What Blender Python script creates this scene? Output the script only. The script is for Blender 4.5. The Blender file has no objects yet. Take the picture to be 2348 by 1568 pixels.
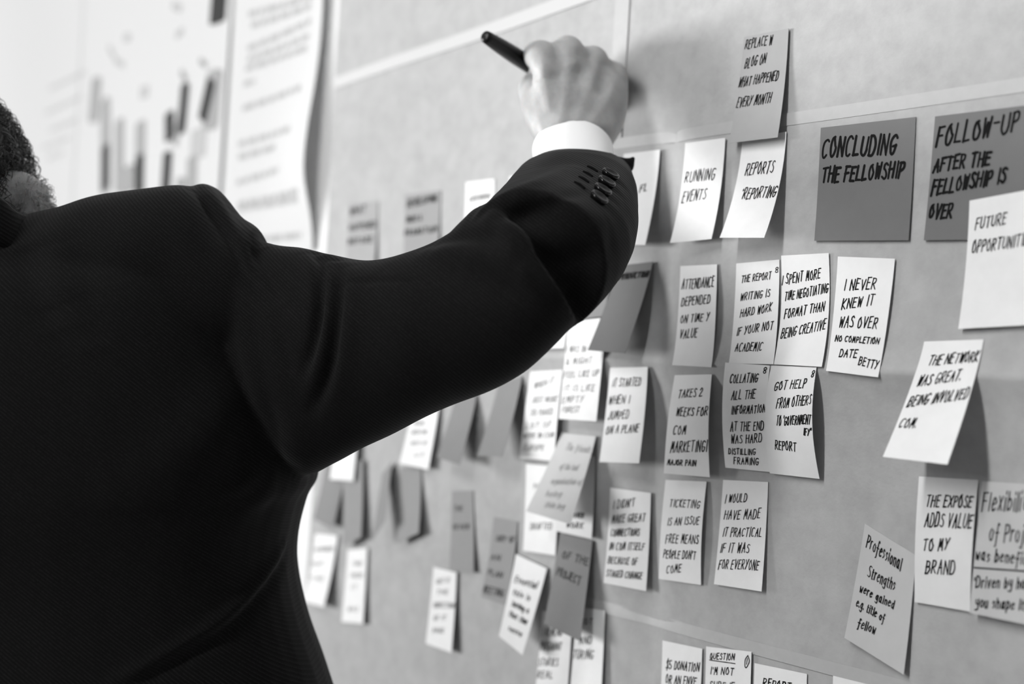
import bpy, bmesh, math, random
import numpy as np
from mathutils import Vector, Matrix, noise

# ------------------------------------------------------------------ camera, world, lights, exposure
scene = bpy.context.scene
COL = scene.collection
cam_data = bpy.data.cameras.new('camera')
cam = bpy.data.objects.new('camera', cam_data)
COL.objects.link(cam)
scene.camera = cam
cam.matrix_world = Matrix(((0.609153, -0.019028, 0.792824, 0.000000), (0.791218, -0.053387, -0.609200, -0.707000), (0.053918, 0.998393, -0.017466, 1.450000), (0, 0, 0, 1)))
cam_data.sensor_fit = 'HORIZONTAL'
cam_data.sensor_width = 36.0
cam_data.lens = 46.0
cam_data.clip_start = 0.05
cam_data.dof.use_dof = True
cam_data.dof.focus_distance = 0.875
cam_data.dof.aperture_fstop = 3.0
cam_data.dof.aperture_blades = 7

world = bpy.data.worlds.new('world')
scene.world = world
world.use_nodes = True
world.node_tree.nodes['Background'].inputs['Color'].default_value = (1, 1, 1, 1)
world.node_tree.nodes['Background'].inputs['Strength'].default_value = 0.24

def area(name, loc, target, sx, sy, power, spread=180):
    d = bpy.data.lights.new(name, 'AREA')
    d.shape = 'RECTANGLE'; d.size = sx; d.size_y = sy; d.energy = power; d.spread = math.radians(spread)
    o = bpy.data.objects.new(name, d); COL.objects.link(o)
    o.location = loc
    o.rotation_euler = (Vector(target) - Vector(loc)).to_track_quat('-Z', 'Y').to_euler()
    return o
# lights assumed from shading, no windows seen: broad far left, tall narrow behind photographer
area('assumed_left_light', (-11.5, -8.4, 1.2), (-1.2, 0.0, 1.4), 5.5, 3.0, 2600)
area('assumed_tall_light', (-0.70, -2.75, 2.95), (-0.30, 0.0, 1.40), 0.20, 2.4, 16.5, 75)
# fill added above and behind the man to brighten his head and shoulders
area('overhead_fill', (-1.5, -1.7, 3.1), (-1.1, -0.5, 1.4), 1.2, 0.4, 7)

scene.view_settings.view_transform = 'Standard'
scene.view_settings.look = 'None'
scene.view_settings.gamma = 1.0
scene.view_settings.use_curve_mapping = False
scene.view_settings.exposure = 0.0

# ------------------------------------------------------------------ materials (the photograph is black and white)
def mat(name, v, rough=0.7, spec=0.3, noise_amt=0.0, noise_scale=40.0, bump=0.0, bump_scale=300.0, sheen=0.0):
    m = bpy.data.materials.new(name); m.use_nodes = True
    nt = m.node_tree; b = nt.nodes['Principled BSDF']
    b.inputs['Base Color'].default_value = (v, v, v, 1)
    b.inputs['Roughness'].default_value = rough
    b.inputs['Specular IOR Level'].default_value = spec
    if sheen:
        b.inputs['Sheen Weight'].default_value = sheen
        b.inputs['Sheen Roughness'].default_value = 0.4
    if noise_amt or bump:
        tc = nt.nodes.new('ShaderNodeTexCoord')
    if noise_amt:
        n = nt.nodes.new('ShaderNodeTexNoise'); n.inputs['Scale'].default_value = noise_scale
        n.inputs['Detail'].default_value = 6; n.inputs['Roughness'].default_value = 0.65
        nt.links.new(tc.outputs['Object'], n.inputs['Vector'])
        r = nt.nodes.new('ShaderNodeValToRGB')
        lo, hi = v * (1 - noise_amt), min(1, v * (1 + noise_amt))
        r.color_ramp.elements[0].position = 0.3; r.color_ramp.elements[1].position = 0.7
        r.color_ramp.elements[0].color = (lo, lo, lo, 1); r.color_ramp.elements[1].color = (hi, hi, hi, 1)
        nt.links.new(n.outputs['Fac'], r.inputs['Fac'])
        nt.links.new(r.outputs['Color'], b.inputs['Base Color'])
    if bump:
        n2 = nt.nodes.new('ShaderNodeTexNoise'); n2.inputs['Scale'].default_value = bump_scale
        n2.inputs['Detail'].default_value = 4
        nt.links.new(tc.outputs['Object'], n2.inputs['Vector'])
        bp = nt.nodes.new('ShaderNodeBump'); bp.inputs['Strength'].default_value = bump
        bp.inputs['Distance'].default_value = 0.001
        nt.links.new(n2.outputs['Fac'], bp.inputs['Height'])
        nt.links.new(bp.outputs['Normal'], b.inputs['Normal'])
    return m

def suit_cloth(name, v, thread):
    """Black twill: fine diagonal ribs of slightly lighter thread."""
    m = mat(name, v, 0.85, 0.10, sheen=0.06)
    nt = m.node_tree; b = nt.nodes['Principled BSDF']
    tc = nt.nodes.new('ShaderNodeTexCoord')
    mp = nt.nodes.new('ShaderNodeVectorMath'); mp.operation = 'DOT_PRODUCT'
    mp.inputs[1].default_value = (0.375, 0.465, 0.803)
    w = nt.nodes.new('ShaderNodeTexWave'); w.wave_type = 'BANDS'; w.bands_direction = 'X'
    w.inputs['Scale'].default_value = 165.0; w.inputs['Distortion'].default_value = 1.2
    w.inputs['Detail'].default_value = 2; w.inputs['Detail Scale'].default_value = 2.0
    n = nt.nodes.new('ShaderNodeTexNoise'); n.inputs['Scale'].default_value = 900
    mul = nt.nodes.new('ShaderNodeMath'); mul.operation = 'MULTIPLY'
    r = nt.nodes.new('ShaderNodeValToRGB')
    r.color_ramp.elements[0].position = 0.25; r.color_ramp.elements[1].position = 0.62
    r.color_ramp.elements[0].color = (v, v, v, 1); r.color_ramp.elements[1].color = (thread, thread, thread, 1)
    L = nt.links
    L.new(tc.outputs['Object'], mp.inputs[0]); L.new(mp.outputs['Value'], w.inputs['Vector'])
    L.new(tc.outputs['Object'], n.inputs['Vector'])
    L.new(w.outputs['Fac'], mul.inputs[0]); L.new(n.outputs['Fac'], mul.inputs[1])
    L.new(mul.outputs[0], r.inputs['Fac']); L.new(r.outputs['Color'], b.inputs['Base Color'])
    bp = nt.nodes.new('ShaderNodeBump'); bp.inputs['Strength'].default_value = 0.25; bp.inputs['Distance'].default_value = 0.0006
    L.new(w.outputs['Fac'], bp.inputs['Height']); L.new(bp.outputs['Normal'], b.inputs['Normal'])
    return m

M = {}
M['wall'] = mat('white_wall_paint', 0.70, 0.8, 0.2, bump=0.1, bump_scale=90)
M['kraft'] = mat('brown_paper', 0.37, 0.8, 0.2, noise_amt=0.10, noise_scale=55, bump=0.15, bump_scale=420)
M['tape'] = mat('masking_tape', 0.40, 0.55, 0.3, noise_amt=0.04, noise_scale=120)
M['pale_tape'] = mat('pale_tape', 0.46, 0.6, 0.3)
M['poster'] = mat('poster_paper', 0.72, 0.75, 0.2)
M['floor'] = mat('floor_board', 0.30, 0.5, 0.3, noise_amt=0.2, noise_scale=9)
M['trim'] = mat('white_trim', 0.8, 0.5, 0.3)
M['jacket'] = suit_cloth('black_twill', 0.0028, 0.0100)
M['trousers'] = mat('black_wool', 0.014, 0.85, 0.15)
M['shirt'] = mat('white_cotton', 0.9, 0.8, 0.1, bump=0.1, bump_scale=900)
M['skin'] = mat('skin', 0.36, 0.5, 0.4, noise_amt=0.16, noise_scale=45, bump=0.35, bump_scale=260)
M['skin'].node_tree.nodes['Principled BSDF'].inputs['Subsurface Weight'].default_value = 0.12
M['skin'].node_tree.nodes['Principled BSDF'].inputs['Subsurface Scale'].default_value = 0.004
M['hair'] = mat('dark_curly_hair', 0.018, 0.4, 0.5)
M['hair_light'] = mat('highlight_hair', 0.12, 0.4, 0.5)  # paler strands that put highlights into the dark hair's colour
M['beard'] = mat('grey_beard', 0.42, 0.5, 0.4)
M['eye'] = mat('eye_white', 0.8, 0.2, 0.5)
M['pen'] = mat('black_plastic', 0.005, 0.3, 0.2)
M['pen_tip'] = mat('felt_tip', 0.03, 0.9, 0.1)
M['button'] = mat('black_button', 0.004, 0.14, 0.22)
M['thread'] = mat('black_thread', 0.004, 0.9, 0.05)
M['shoe'] = mat('black_leather', 0.012, 0.3, 0.5)
M['print_grey'] = mat('grey_print', 0.40, 0.8, 0.1)
M['print_faint'] = mat('faint_print', 0.50, 0.8, 0.1)
M['print_mid'] = mat('mid_grey_print', 0.30, 0.8, 0.1)
M['print_dark'] = mat('dark_print', 0.03, 0.8, 0.1)
nt = M['poster'].node_tree                       # thin sheets let some light through
tr = nt.nodes.new('ShaderNodeBsdfTranslucent'); tr.inputs['Color'].default_value = (.8, .8, .8, 1)
mx = nt.nodes.new('ShaderNodeMixShader'); mx.inputs[0].default_value = 0.3
nt.links.new(nt.nodes['Principled BSDF'].outputs[0], mx.inputs[1]); nt.links.new(tr.outputs[0], mx.inputs[2])
nt.links.new(mx.outputs[0], nt.nodes['Material Output'].inputs['Surface'])
_paper, _ink = {}, {}
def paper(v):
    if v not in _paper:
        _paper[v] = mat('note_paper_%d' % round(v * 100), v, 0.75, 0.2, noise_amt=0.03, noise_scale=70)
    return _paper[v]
def ink(v):
    if v not in _ink:
        _ink[v] = mat('marker_ink_%d' % round(v * 1000), v, 0.9, 0.02)
    return _ink[v]

# ------------------------------------------------------------------ helpers
def link(name, me, m=None, parent=None, smooth=True):
    o = bpy.data.objects.new(name, me); COL.objects.link(o)
    if m is not None: me.materials.append(m)
    if parent is not None: o.parent = parent
    if smooth:
        me.polygons.foreach_set('use_smooth', [True] * len(me.polygons))
    return o

def mesh(name, verts, faces, m=None, parent=None, smooth=True):
    me = bpy.data.meshes.new(name); me.from_pydata([tuple(v) for v in verts], [], faces); me.update()
    return link(name, me, m, parent, smooth)

def empty(name, loc=(0, 0, 0)):
    o = bpy.data.objects.new(name, None); o.location = loc; o.empty_display_size = 0.05; COL.objects.link(o); return o

def tag(o, label, cat, group=None):
    o['label'] = label; o['category'] = cat
    if group: o['group'] = group
    return o

def struct(o): o['kind'] = 'structure'; return o

def box(name, a, b, m, parent=None):
    (x0, y0, z0), (x1, y1, z1) = a, b
    v = [(x0, y0, z0), (x1, y0, z0), (x1, y1, z0), (x0, y1, z0), (x0, y0, z1), (x1, y0, z1), (x1, y1, z1), (x0, y1, z1)]
    f = [(0, 3, 2, 1), (4, 5, 6, 7), (0, 1, 5, 4), (1, 2, 6, 5), (2, 3, 7, 6), (3, 0, 4, 7)]
    return mesh(name, v, f, m, parent, smooth=False)

def slab(name, S, nu, nv, thick, m, parent=None):
    """A sheet of paper: S(u, v) gives its front; the back lies `thick` nearer the wall."""
    V, Fc = [], []
    for k in (0, 1):
        for j in range(nv + 1):
            for i in range(nu + 1):
                p = S(i / nu, j / nv); V.append((p[0], p[1] + k * thick, p[2]))
    W = nu + 1; B = W * (nv + 1)
    for j in range(nv):
        for i in range(nu):
            a = j * W + i
            Fc.append((a, a + W, a + W + 1, a + 1)); Fc.append((B + a, B + a + 1, B + a + W + 1, B + a + W))
    for i in range(nu):
        a = i; Fc.append((a, a + 1, B + a + 1, B + a)); a = nv * W + i; Fc.append((a, B + a, B + a + 1, a + 1))
    for j in range(nv):
        a = j * W; Fc.append((a, B + a, B + a + W, a + W)); a = j * W + nu; Fc.append((a, a + W, B + a + W, B + a))
    o = mesh(name, V, Fc, m, parent, smooth=False)
    me = o.data
    nf = 2 * nu * nv
    me.polygons.foreach_set('use_smooth', [k < nf for k in range(len(me.polygons))])
    rim = set()
    for p in me.polygons[nf:]: rim.update(p.edge_keys)
    at = me.attributes.new('sharp_edge', 'BOOLEAN', 'EDGE')
    at.data.foreach_set('value', [tuple(sorted(e.vertices)) in rim for e in me.edges])
    return o

def catmull(P, n):
    P = [np.array(p, float) for p in P]
    if len(P) < 3: return [P[0] + (P[-1] - P[0]) * k / n for k in range(n + 1)]
    out = []
    for i in range(len(P) - 1):
        p0 = P[i - 1] if i else 2 * P[0] - P[1]
        p3 = P[i + 2] if i + 2 < len(P) else 2 * P[-1] - P[-2]
        p1, p2 = P[i], P[i + 1]
        for k in range(n):
            t = k / n
            out.append(0.5 * (2 * p1 + (p2 - p0) * t + (2 * p0 - 5 * p1 + 4 * p2 - p3) * t * t + (3 * p1 - p0 - 3 * p2 + p3) * t ** 3))
    out.append(P[-1]); return out

class Builder:
    def __init__(self): self.V, self.F = [], []
    def loft(self, rings, n=32, sub=3, power=2.0, closed=False):
        R = [np.concatenate([np.array(c), np.array(a), np.array(b)]) for c, a, b in rings]
        if closed:
            k = len(R); ext = [R[(i - 2) % k] for i in range(k + 4)]
            full = catmull(ext, sub); R = full[2 * sub: 2 * sub + k * sub]
        elif sub > 1: R = catmull(R, sub)
        base = len(self.V)
        for q in R:
            c, a, b = q[:3], q[3:6], q[6:9]
            for k in range(n):
                t = 2 * math.pi * k / n; ct, st = math.cos(t), math.sin(t)
                x = math.copysign(abs(ct) ** (2 / power), ct); y = math.copysign(abs(st) ** (2 / power), st)
                self.V.append(c + a * x + b * y)
        m = len(R); rng = m if closed else m - 1
        for j in range(rng):
            for k in range(n):
                a = base + j * n + k; b = base + j * n + (k + 1) % n
                j2 = (j + 1) % m
                c2 = base + j2 * n + (k + 1) % n; d = base + j2 * n + k
                self.F.append((a, b, c2, d))
        if not closed:
            for j, flip in ((0, True), (m - 1, False)):
                ci = len(self.V); self.V.append(R[j][:3].copy())
                for k in range(n):
                    a = base + j * n + k; b = base + j * n + (k + 1) % n
                    self.F.append((ci, b, a) if flip else (ci, a, b))
    def ball(self, c, a, b, d, n=16):
        c, a, b, d = [np.array(q, float) for q in (c, a, b, d)]
        rings = []
        for j in range(n + 1):
            t = math.pi * j / n; s = max(math.sin(t), 0.02)
            rings.append((c - d * math.cos(t), a * s, b * s))
        self.loft(rings, n=2 * n, sub=1)
    def chain(self, pts, n=20):
        """Tapered tube with round ends along points [(xyz), radius]."""
        Q = catmull([list(p) + [r] for p, r in pts], 5)
        C = [q[:3] for q in Q]; rad = [q[3] for q in Q]
        T = [C[min(i + 1, len(C) - 1)] - C[max(i - 1, 0)] for i in range(len(C))]
        T = [t / (np.linalg.norm(t) + 1e-9) for t in T]
        ref = np.array((0, 0, 1.0)) if abs(T[0][2]) < 0.9 else np.array((1.0, 0, 0))
        rings = []
        e = np.cross(T[0], ref); e /= np.linalg.norm(e)
        for i in range(len(C)):
            e = e - T[i] * (e @ T[i]); e /= np.linalg.norm(e); g = np.cross(T[i], e)
            if i == 0:
                for s in (0.98, 0.8, 0.45): rings.append((C[0] - T[0] * rad[0] * s, e * rad[0] * math.sqrt(1 - s * s), g * rad[0] * math.sqrt(1 - s * s)))
            rings.append((C[i], e * rad[i], g * rad[i]))
        for s in (0.45, 0.8, 0.98): rings.append((C[-1] + T[-1] * rad[-1] * s, e * rad[-1] * math.sqrt(1 - s * s), g * rad[-1] * math.sqrt(1 - s * s)))
        self.loft(rings, n=n, sub=1)
    def build(self, name, m, parent=None, smooth=True):
        o = mesh(name, self.V, self.F, m, parent, smooth)
        bm = bmesh.new(); bm.from_mesh(o.data); bmesh.ops.recalc_face_normals(bm, faces=bm.faces[:]); bm.to_mesh(o.data); bm.free()
        o.data.polygons.foreach_set('use_smooth', [smooth] * len(o.data.polygons))
        return o

def fuse(o, voxel, it, fac=0.5):
    """Join overlapping closed shapes of one mesh into one continuous skin."""
    m = o.modifiers.new('remesh', 'REMESH'); m.mode = 'VOXEL'; m.voxel_size = voxel; m.use_smooth_shade = True
    s = o.modifiers.new('smooth', 'SMOOTH'); s.iterations = it; s.factor = fac
    dg = bpy.context.evaluated_depsgraph_get(); dg.update()
    me = bpy.data.meshes.new_from_object(o.evaluated_get(dg))
    old = o.data; mats = [x for x in old.materials]
    o.modifiers.clear(); o.data = me; bpy.data.meshes.remove(old)
    me.materials.clear()
    for x in mats: me.materials.append(x)
    me.polygons.foreach_set('use_smooth', [True] * len(me.polygons))
    return o

def coords(me):
    a = np.empty(len(me.vertices) * 3); me.vertices.foreach_get('co', a); return a.reshape(-1, 3)
def normals(me):
    a = np.empty(len(me.vertices) * 3); me.vertices.foreach_get('normal', a); return a.reshape(-1, 3)

# ------------------------------------------------------------------ setting
struct(box('wall_right', (-5.5, 0.0, 0.0), (3.0, 0.12, 2.9), M['wall']))
struct(box('floor', (-5.5, -3.2, -0.06), (3.0, 0.12, 0.0), M['floor']))
struct(box('baseboard_right', (-5.5, -0.014, 0.0), (3.0, 0.0, 0.09), M['trim']))

# ------------------------------------------------------------------ brown paper on the wall
def sheet_out(x, z):
    """How far the brown paper stands off its mounting plane at wall position x, z (metres)."""
    dz = z - 1.458
    ridge = .0130 * np.exp(-np.abs(dz) / (.033 if dz > 0 else .028))
    dx = x - (-.7225)
    crease = -.0060 * np.exp(-np.abs(dx) / .020) * (1 if 1.267 < z < 1.64 else .6)
    wav = .0012 * np.sin(x * 17.0 + z * 5.0) + .0008 * np.sin(x * 7.0 - z * 23.0)
    return .0088 + ridge + crease + wav

def kraft(name, x0, x1, z0, z1, nx, nz, lift, label):
    def S(u, v):
        x = x0 + (x1 - x0) * u; z = z1 + (z0 - z1) * v
        return (x, -sheet_out(x, z) - lift, z)
    return tag(slab(name, S, nx, nz, 0.0005, M['kraft']), label, 'paper', 'sheets of brown paper on the wall')
kraft('brown_paper_sheet', -1.25, 0.45, 1.264, 1.6345, 220, 160, 0, 'wide brown paper sheet between the two long tapes, holding most sticky notes')
kraft('brown_paper_sheet', -1.25, 0.45, 1.6300, 2.15, 160, 50, -0.0006, 'brown paper sheet above the upper tape, behind the pen and hand')
kraft('brown_paper_sheet', -1.25, 0.45, 0.93, 1.268, 160, 40, -0.0006, 'brown paper sheet below the lower tape, at the bottom of the picture')

def strip(label, a, b, w, m, n=150, lift=0.0004, name='tape_strip'):
    a, b = np.array(a), np.array(b); d = b - a; d /= np.linalg.norm(d); pn = np.array((-d[1], d[0]))
    def S(u, v):
        p = a + (b - a) * u + pn * w * (0.5 - v)
        return (p[0], -sheet_out(p[0], p[1]) - lift, p[1])
    return tag(slab('tape_strip', S, n, 2, 0.0003, m), label, 'tape', 'tape strips on the brown paper')
strip('long level tape above the CONCLUDING note, joining the upper paper', (-0.86, 1.6316), (0.45, 1.6279), 0.0088, M['tape'])
strip('long level tape under the I WOULD note, joining the lower paper', (-0.81, 1.2628), (0.45, 1.2636), 0.0090, M['tape'])
strip('short upright tape above the writing hand, right of the knuckles', (-0.7867, 2.12), (-0.7867, 1.636), 0.0170, M['tape'], 60, 0.0003)
strip('pale blurred tape sloping across the upper paper behind the pen', (-1.249, 1.7443), (-0.62, 1.7700), 0.0125, M['pale_tape'], 90, 0.0003)

# ------------------------------------------------------------------ handwriting: a single-stroke alphabet on a 0-6 by 0-f grid, baseline 3, cap height c
GLYPH = {
 'A': '033c63 1757', 'B': '030c ~0c4c5a4808 ~084866443303', 'C': '~6b4c1b08143354', 'D': '030c ~0c3c5a67543303', 'E': '5c0c0353 0848',
 'F': '5c0c03 0848', 'G': '~6b4c1b0814335467 3767', 'H': '030c 636c 0868', 'I': '131c', 'J': '~4c46341305', 'K': '030c 5c0753', 'L': '0c0353',
 'M': '031c365c63', 'N': '030c636c', 'O': '~3c1b0814335467583b', 'P': '030c ~0c4c5a4807', 'Q': '~3c1b0814335467583b 4663', 'R': '030c ~0c4c5a4807 2763',
 'S': '~5b3c1b193856543304', 'T': '0c6c 3c33', 'U': '~0c0614335466 666c', 'V': '0c336c', 'W': '0c133a536c', 'X': '0c63 6c03', 'Y': '0c37 6c3713',
 'Z': '0c6c0363', '2': '~0a2c4c5a480363 0363', '5': '5c0c08 ~08386654330404', '8': '~3c1b1938595b3c ~38161433545638', '$': '~5b3c1b193856543304 3e31',
 '!': '131c 1415', '.': '0304', "'": '0c0a', '"': '0c0a 2c2a', '-': '0848', '&': '~631a2c3a0523446644', '*': '1a1c 0b2b', '_': '0363',
 '\u2460': '~3c1a08143355685a3c 3a36',
 'a': '~472906133447 494353', 'b': '0c03 ~07294745230404', 'c': '~4829061344', 'd': '~472906133447 4c43', 'e': '~06474829061344', 'f': '~4b3c2b2110 0747',
 'g': '~482906143447 ~49412001', 'h': '0c03 ~07294843', 'i': '0903 0b0c', 'j': '~29211000 2b2c', 'l': '0c03', 'm': '0903 ~07192823 ~27495853',
 'n': '0903 ~07294843', 'o': '~290705234448', 'p': '0900 ~08294745230404', 'r': '0903 ~072939', 's': '~381907263513', 't': '1b142333 0939',
 'u': '~0905133346 4943', 'v': '092349', 'w': '0913274359', 'x': '0943 4903', 'y': '~09062546 ~49412000',
}
def glyph(ch, rng):
    out, wid = [], 0
    for s in GLYPH.get(ch, '').split():
        sm = s[0] == '~'; s = s.lstrip('~')
        pts = [(int(s[i], 16), int(s[i + 1], 16)) for i in range(0, len(s) - 1, 2)]
        wid = max(wid, max(p[0] for p in pts))
        pts = [((x + rng.uniform(-.22, .22)) / 9.0, (y - 3 + rng.uniform(-.25, .25)) / 9.0) for x, y in pts]
        if sm and len(pts) > 2: out.append([tuple(q) for q in catmull(pts, 4)])
        else: out += [[pts[i], pts[i + 1]] for i in range(len(pts) - 1)]
    return out, wid / 9.0

def lettering(lines, S, wpaper, lpaper, width, slant, seed):
    """Ribbons of ink that follow the paper surface S(u, v)."""
    rng = random.Random(seed); V, F = [], []
    def put(x, y):
        v = S(min(max(x / wpaper, -.02), 1.02), min(max(y / lpaper, 0), 1.02)); V.append((v[0], v[1] - 0.00022, v[2]))
    for txt, u0, v0, u1, v1, hv in lines:
        p0 = np.array((u0 * wpaper, v0 * lpaper)); p1 = np.array((u1 * wpaper, v1 * lpaper)); h = max(hv * lpaper - width, .001); p0[1] -= width * .5; p1[1] -= width * .5
        items, x = [], 0.0
        for ch in txt:
            if ch == ' ': x += 0.55; continue
            st, w = glyph(ch, rng)
            items.append((st, x, rng.uniform(-.05, .05), rng.uniform(.93, 1.07))); x += w * .92 + 0.36
        total = max(x - 0.36, 0.3)
        over = p1[0] + slant * h - .985 * wpaper
        if 0 < over < .6 * (p1[0] - p0[0]): p1[0] -= over
        e = (p1 - p0) / total; up = np.array((0.0, -h))
        if txt == '8' or txt == '\u2460': e = e * 0.9
        for st, ox, oy, sc in items:
            for pts in st:
                q = [p0 + e * (ox + px_ * .92 + slant * py_ * h / max(np.linalg.norm(e), 1e-6)) + up * (py_ * sc + oy) for px_, py_ in pts]
                wd = width * 0.5 * rng.uniform(.85, 1.15)
                n = len(q); base = len(V)
                d = [q[min(i + 1, n - 1)] - q[max(i - 1, 0)] for i in range(n)]
                d = [k / (np.linalg.norm(k) + 1e-9) for k in d]
                q[0] = q[0] - d[0] * wd * .3; q[-1] = q[-1] + d[-1] * wd * .3
                for i in range(n):
                    nn = np.array((-d[i][1], d[i][0])) * wd
                    put(*(q[i] + nn)); put(*(q[i] - nn))
                for i in range(n - 1):
                    a = base + 2 * i; F.append((a, a + 1, a + 3, a + 2))
                for i, s in ((0, -1), (n - 1, 1)):
                    nn = np.array((-d[i][1], d[i][0])) * wd; dd = d[i] * wd * s
                    b2 = len(V)
                    for k in range(1, 4):
                        t = math.pi * k / 4; put(*(q[i] + nn * math.cos(t) + dd * math.sin(t)))
                    F.append((base + 2 * i, b2, b2 + 1, b2 + 2, base + 2 * i + 1))
    return V, F

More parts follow.
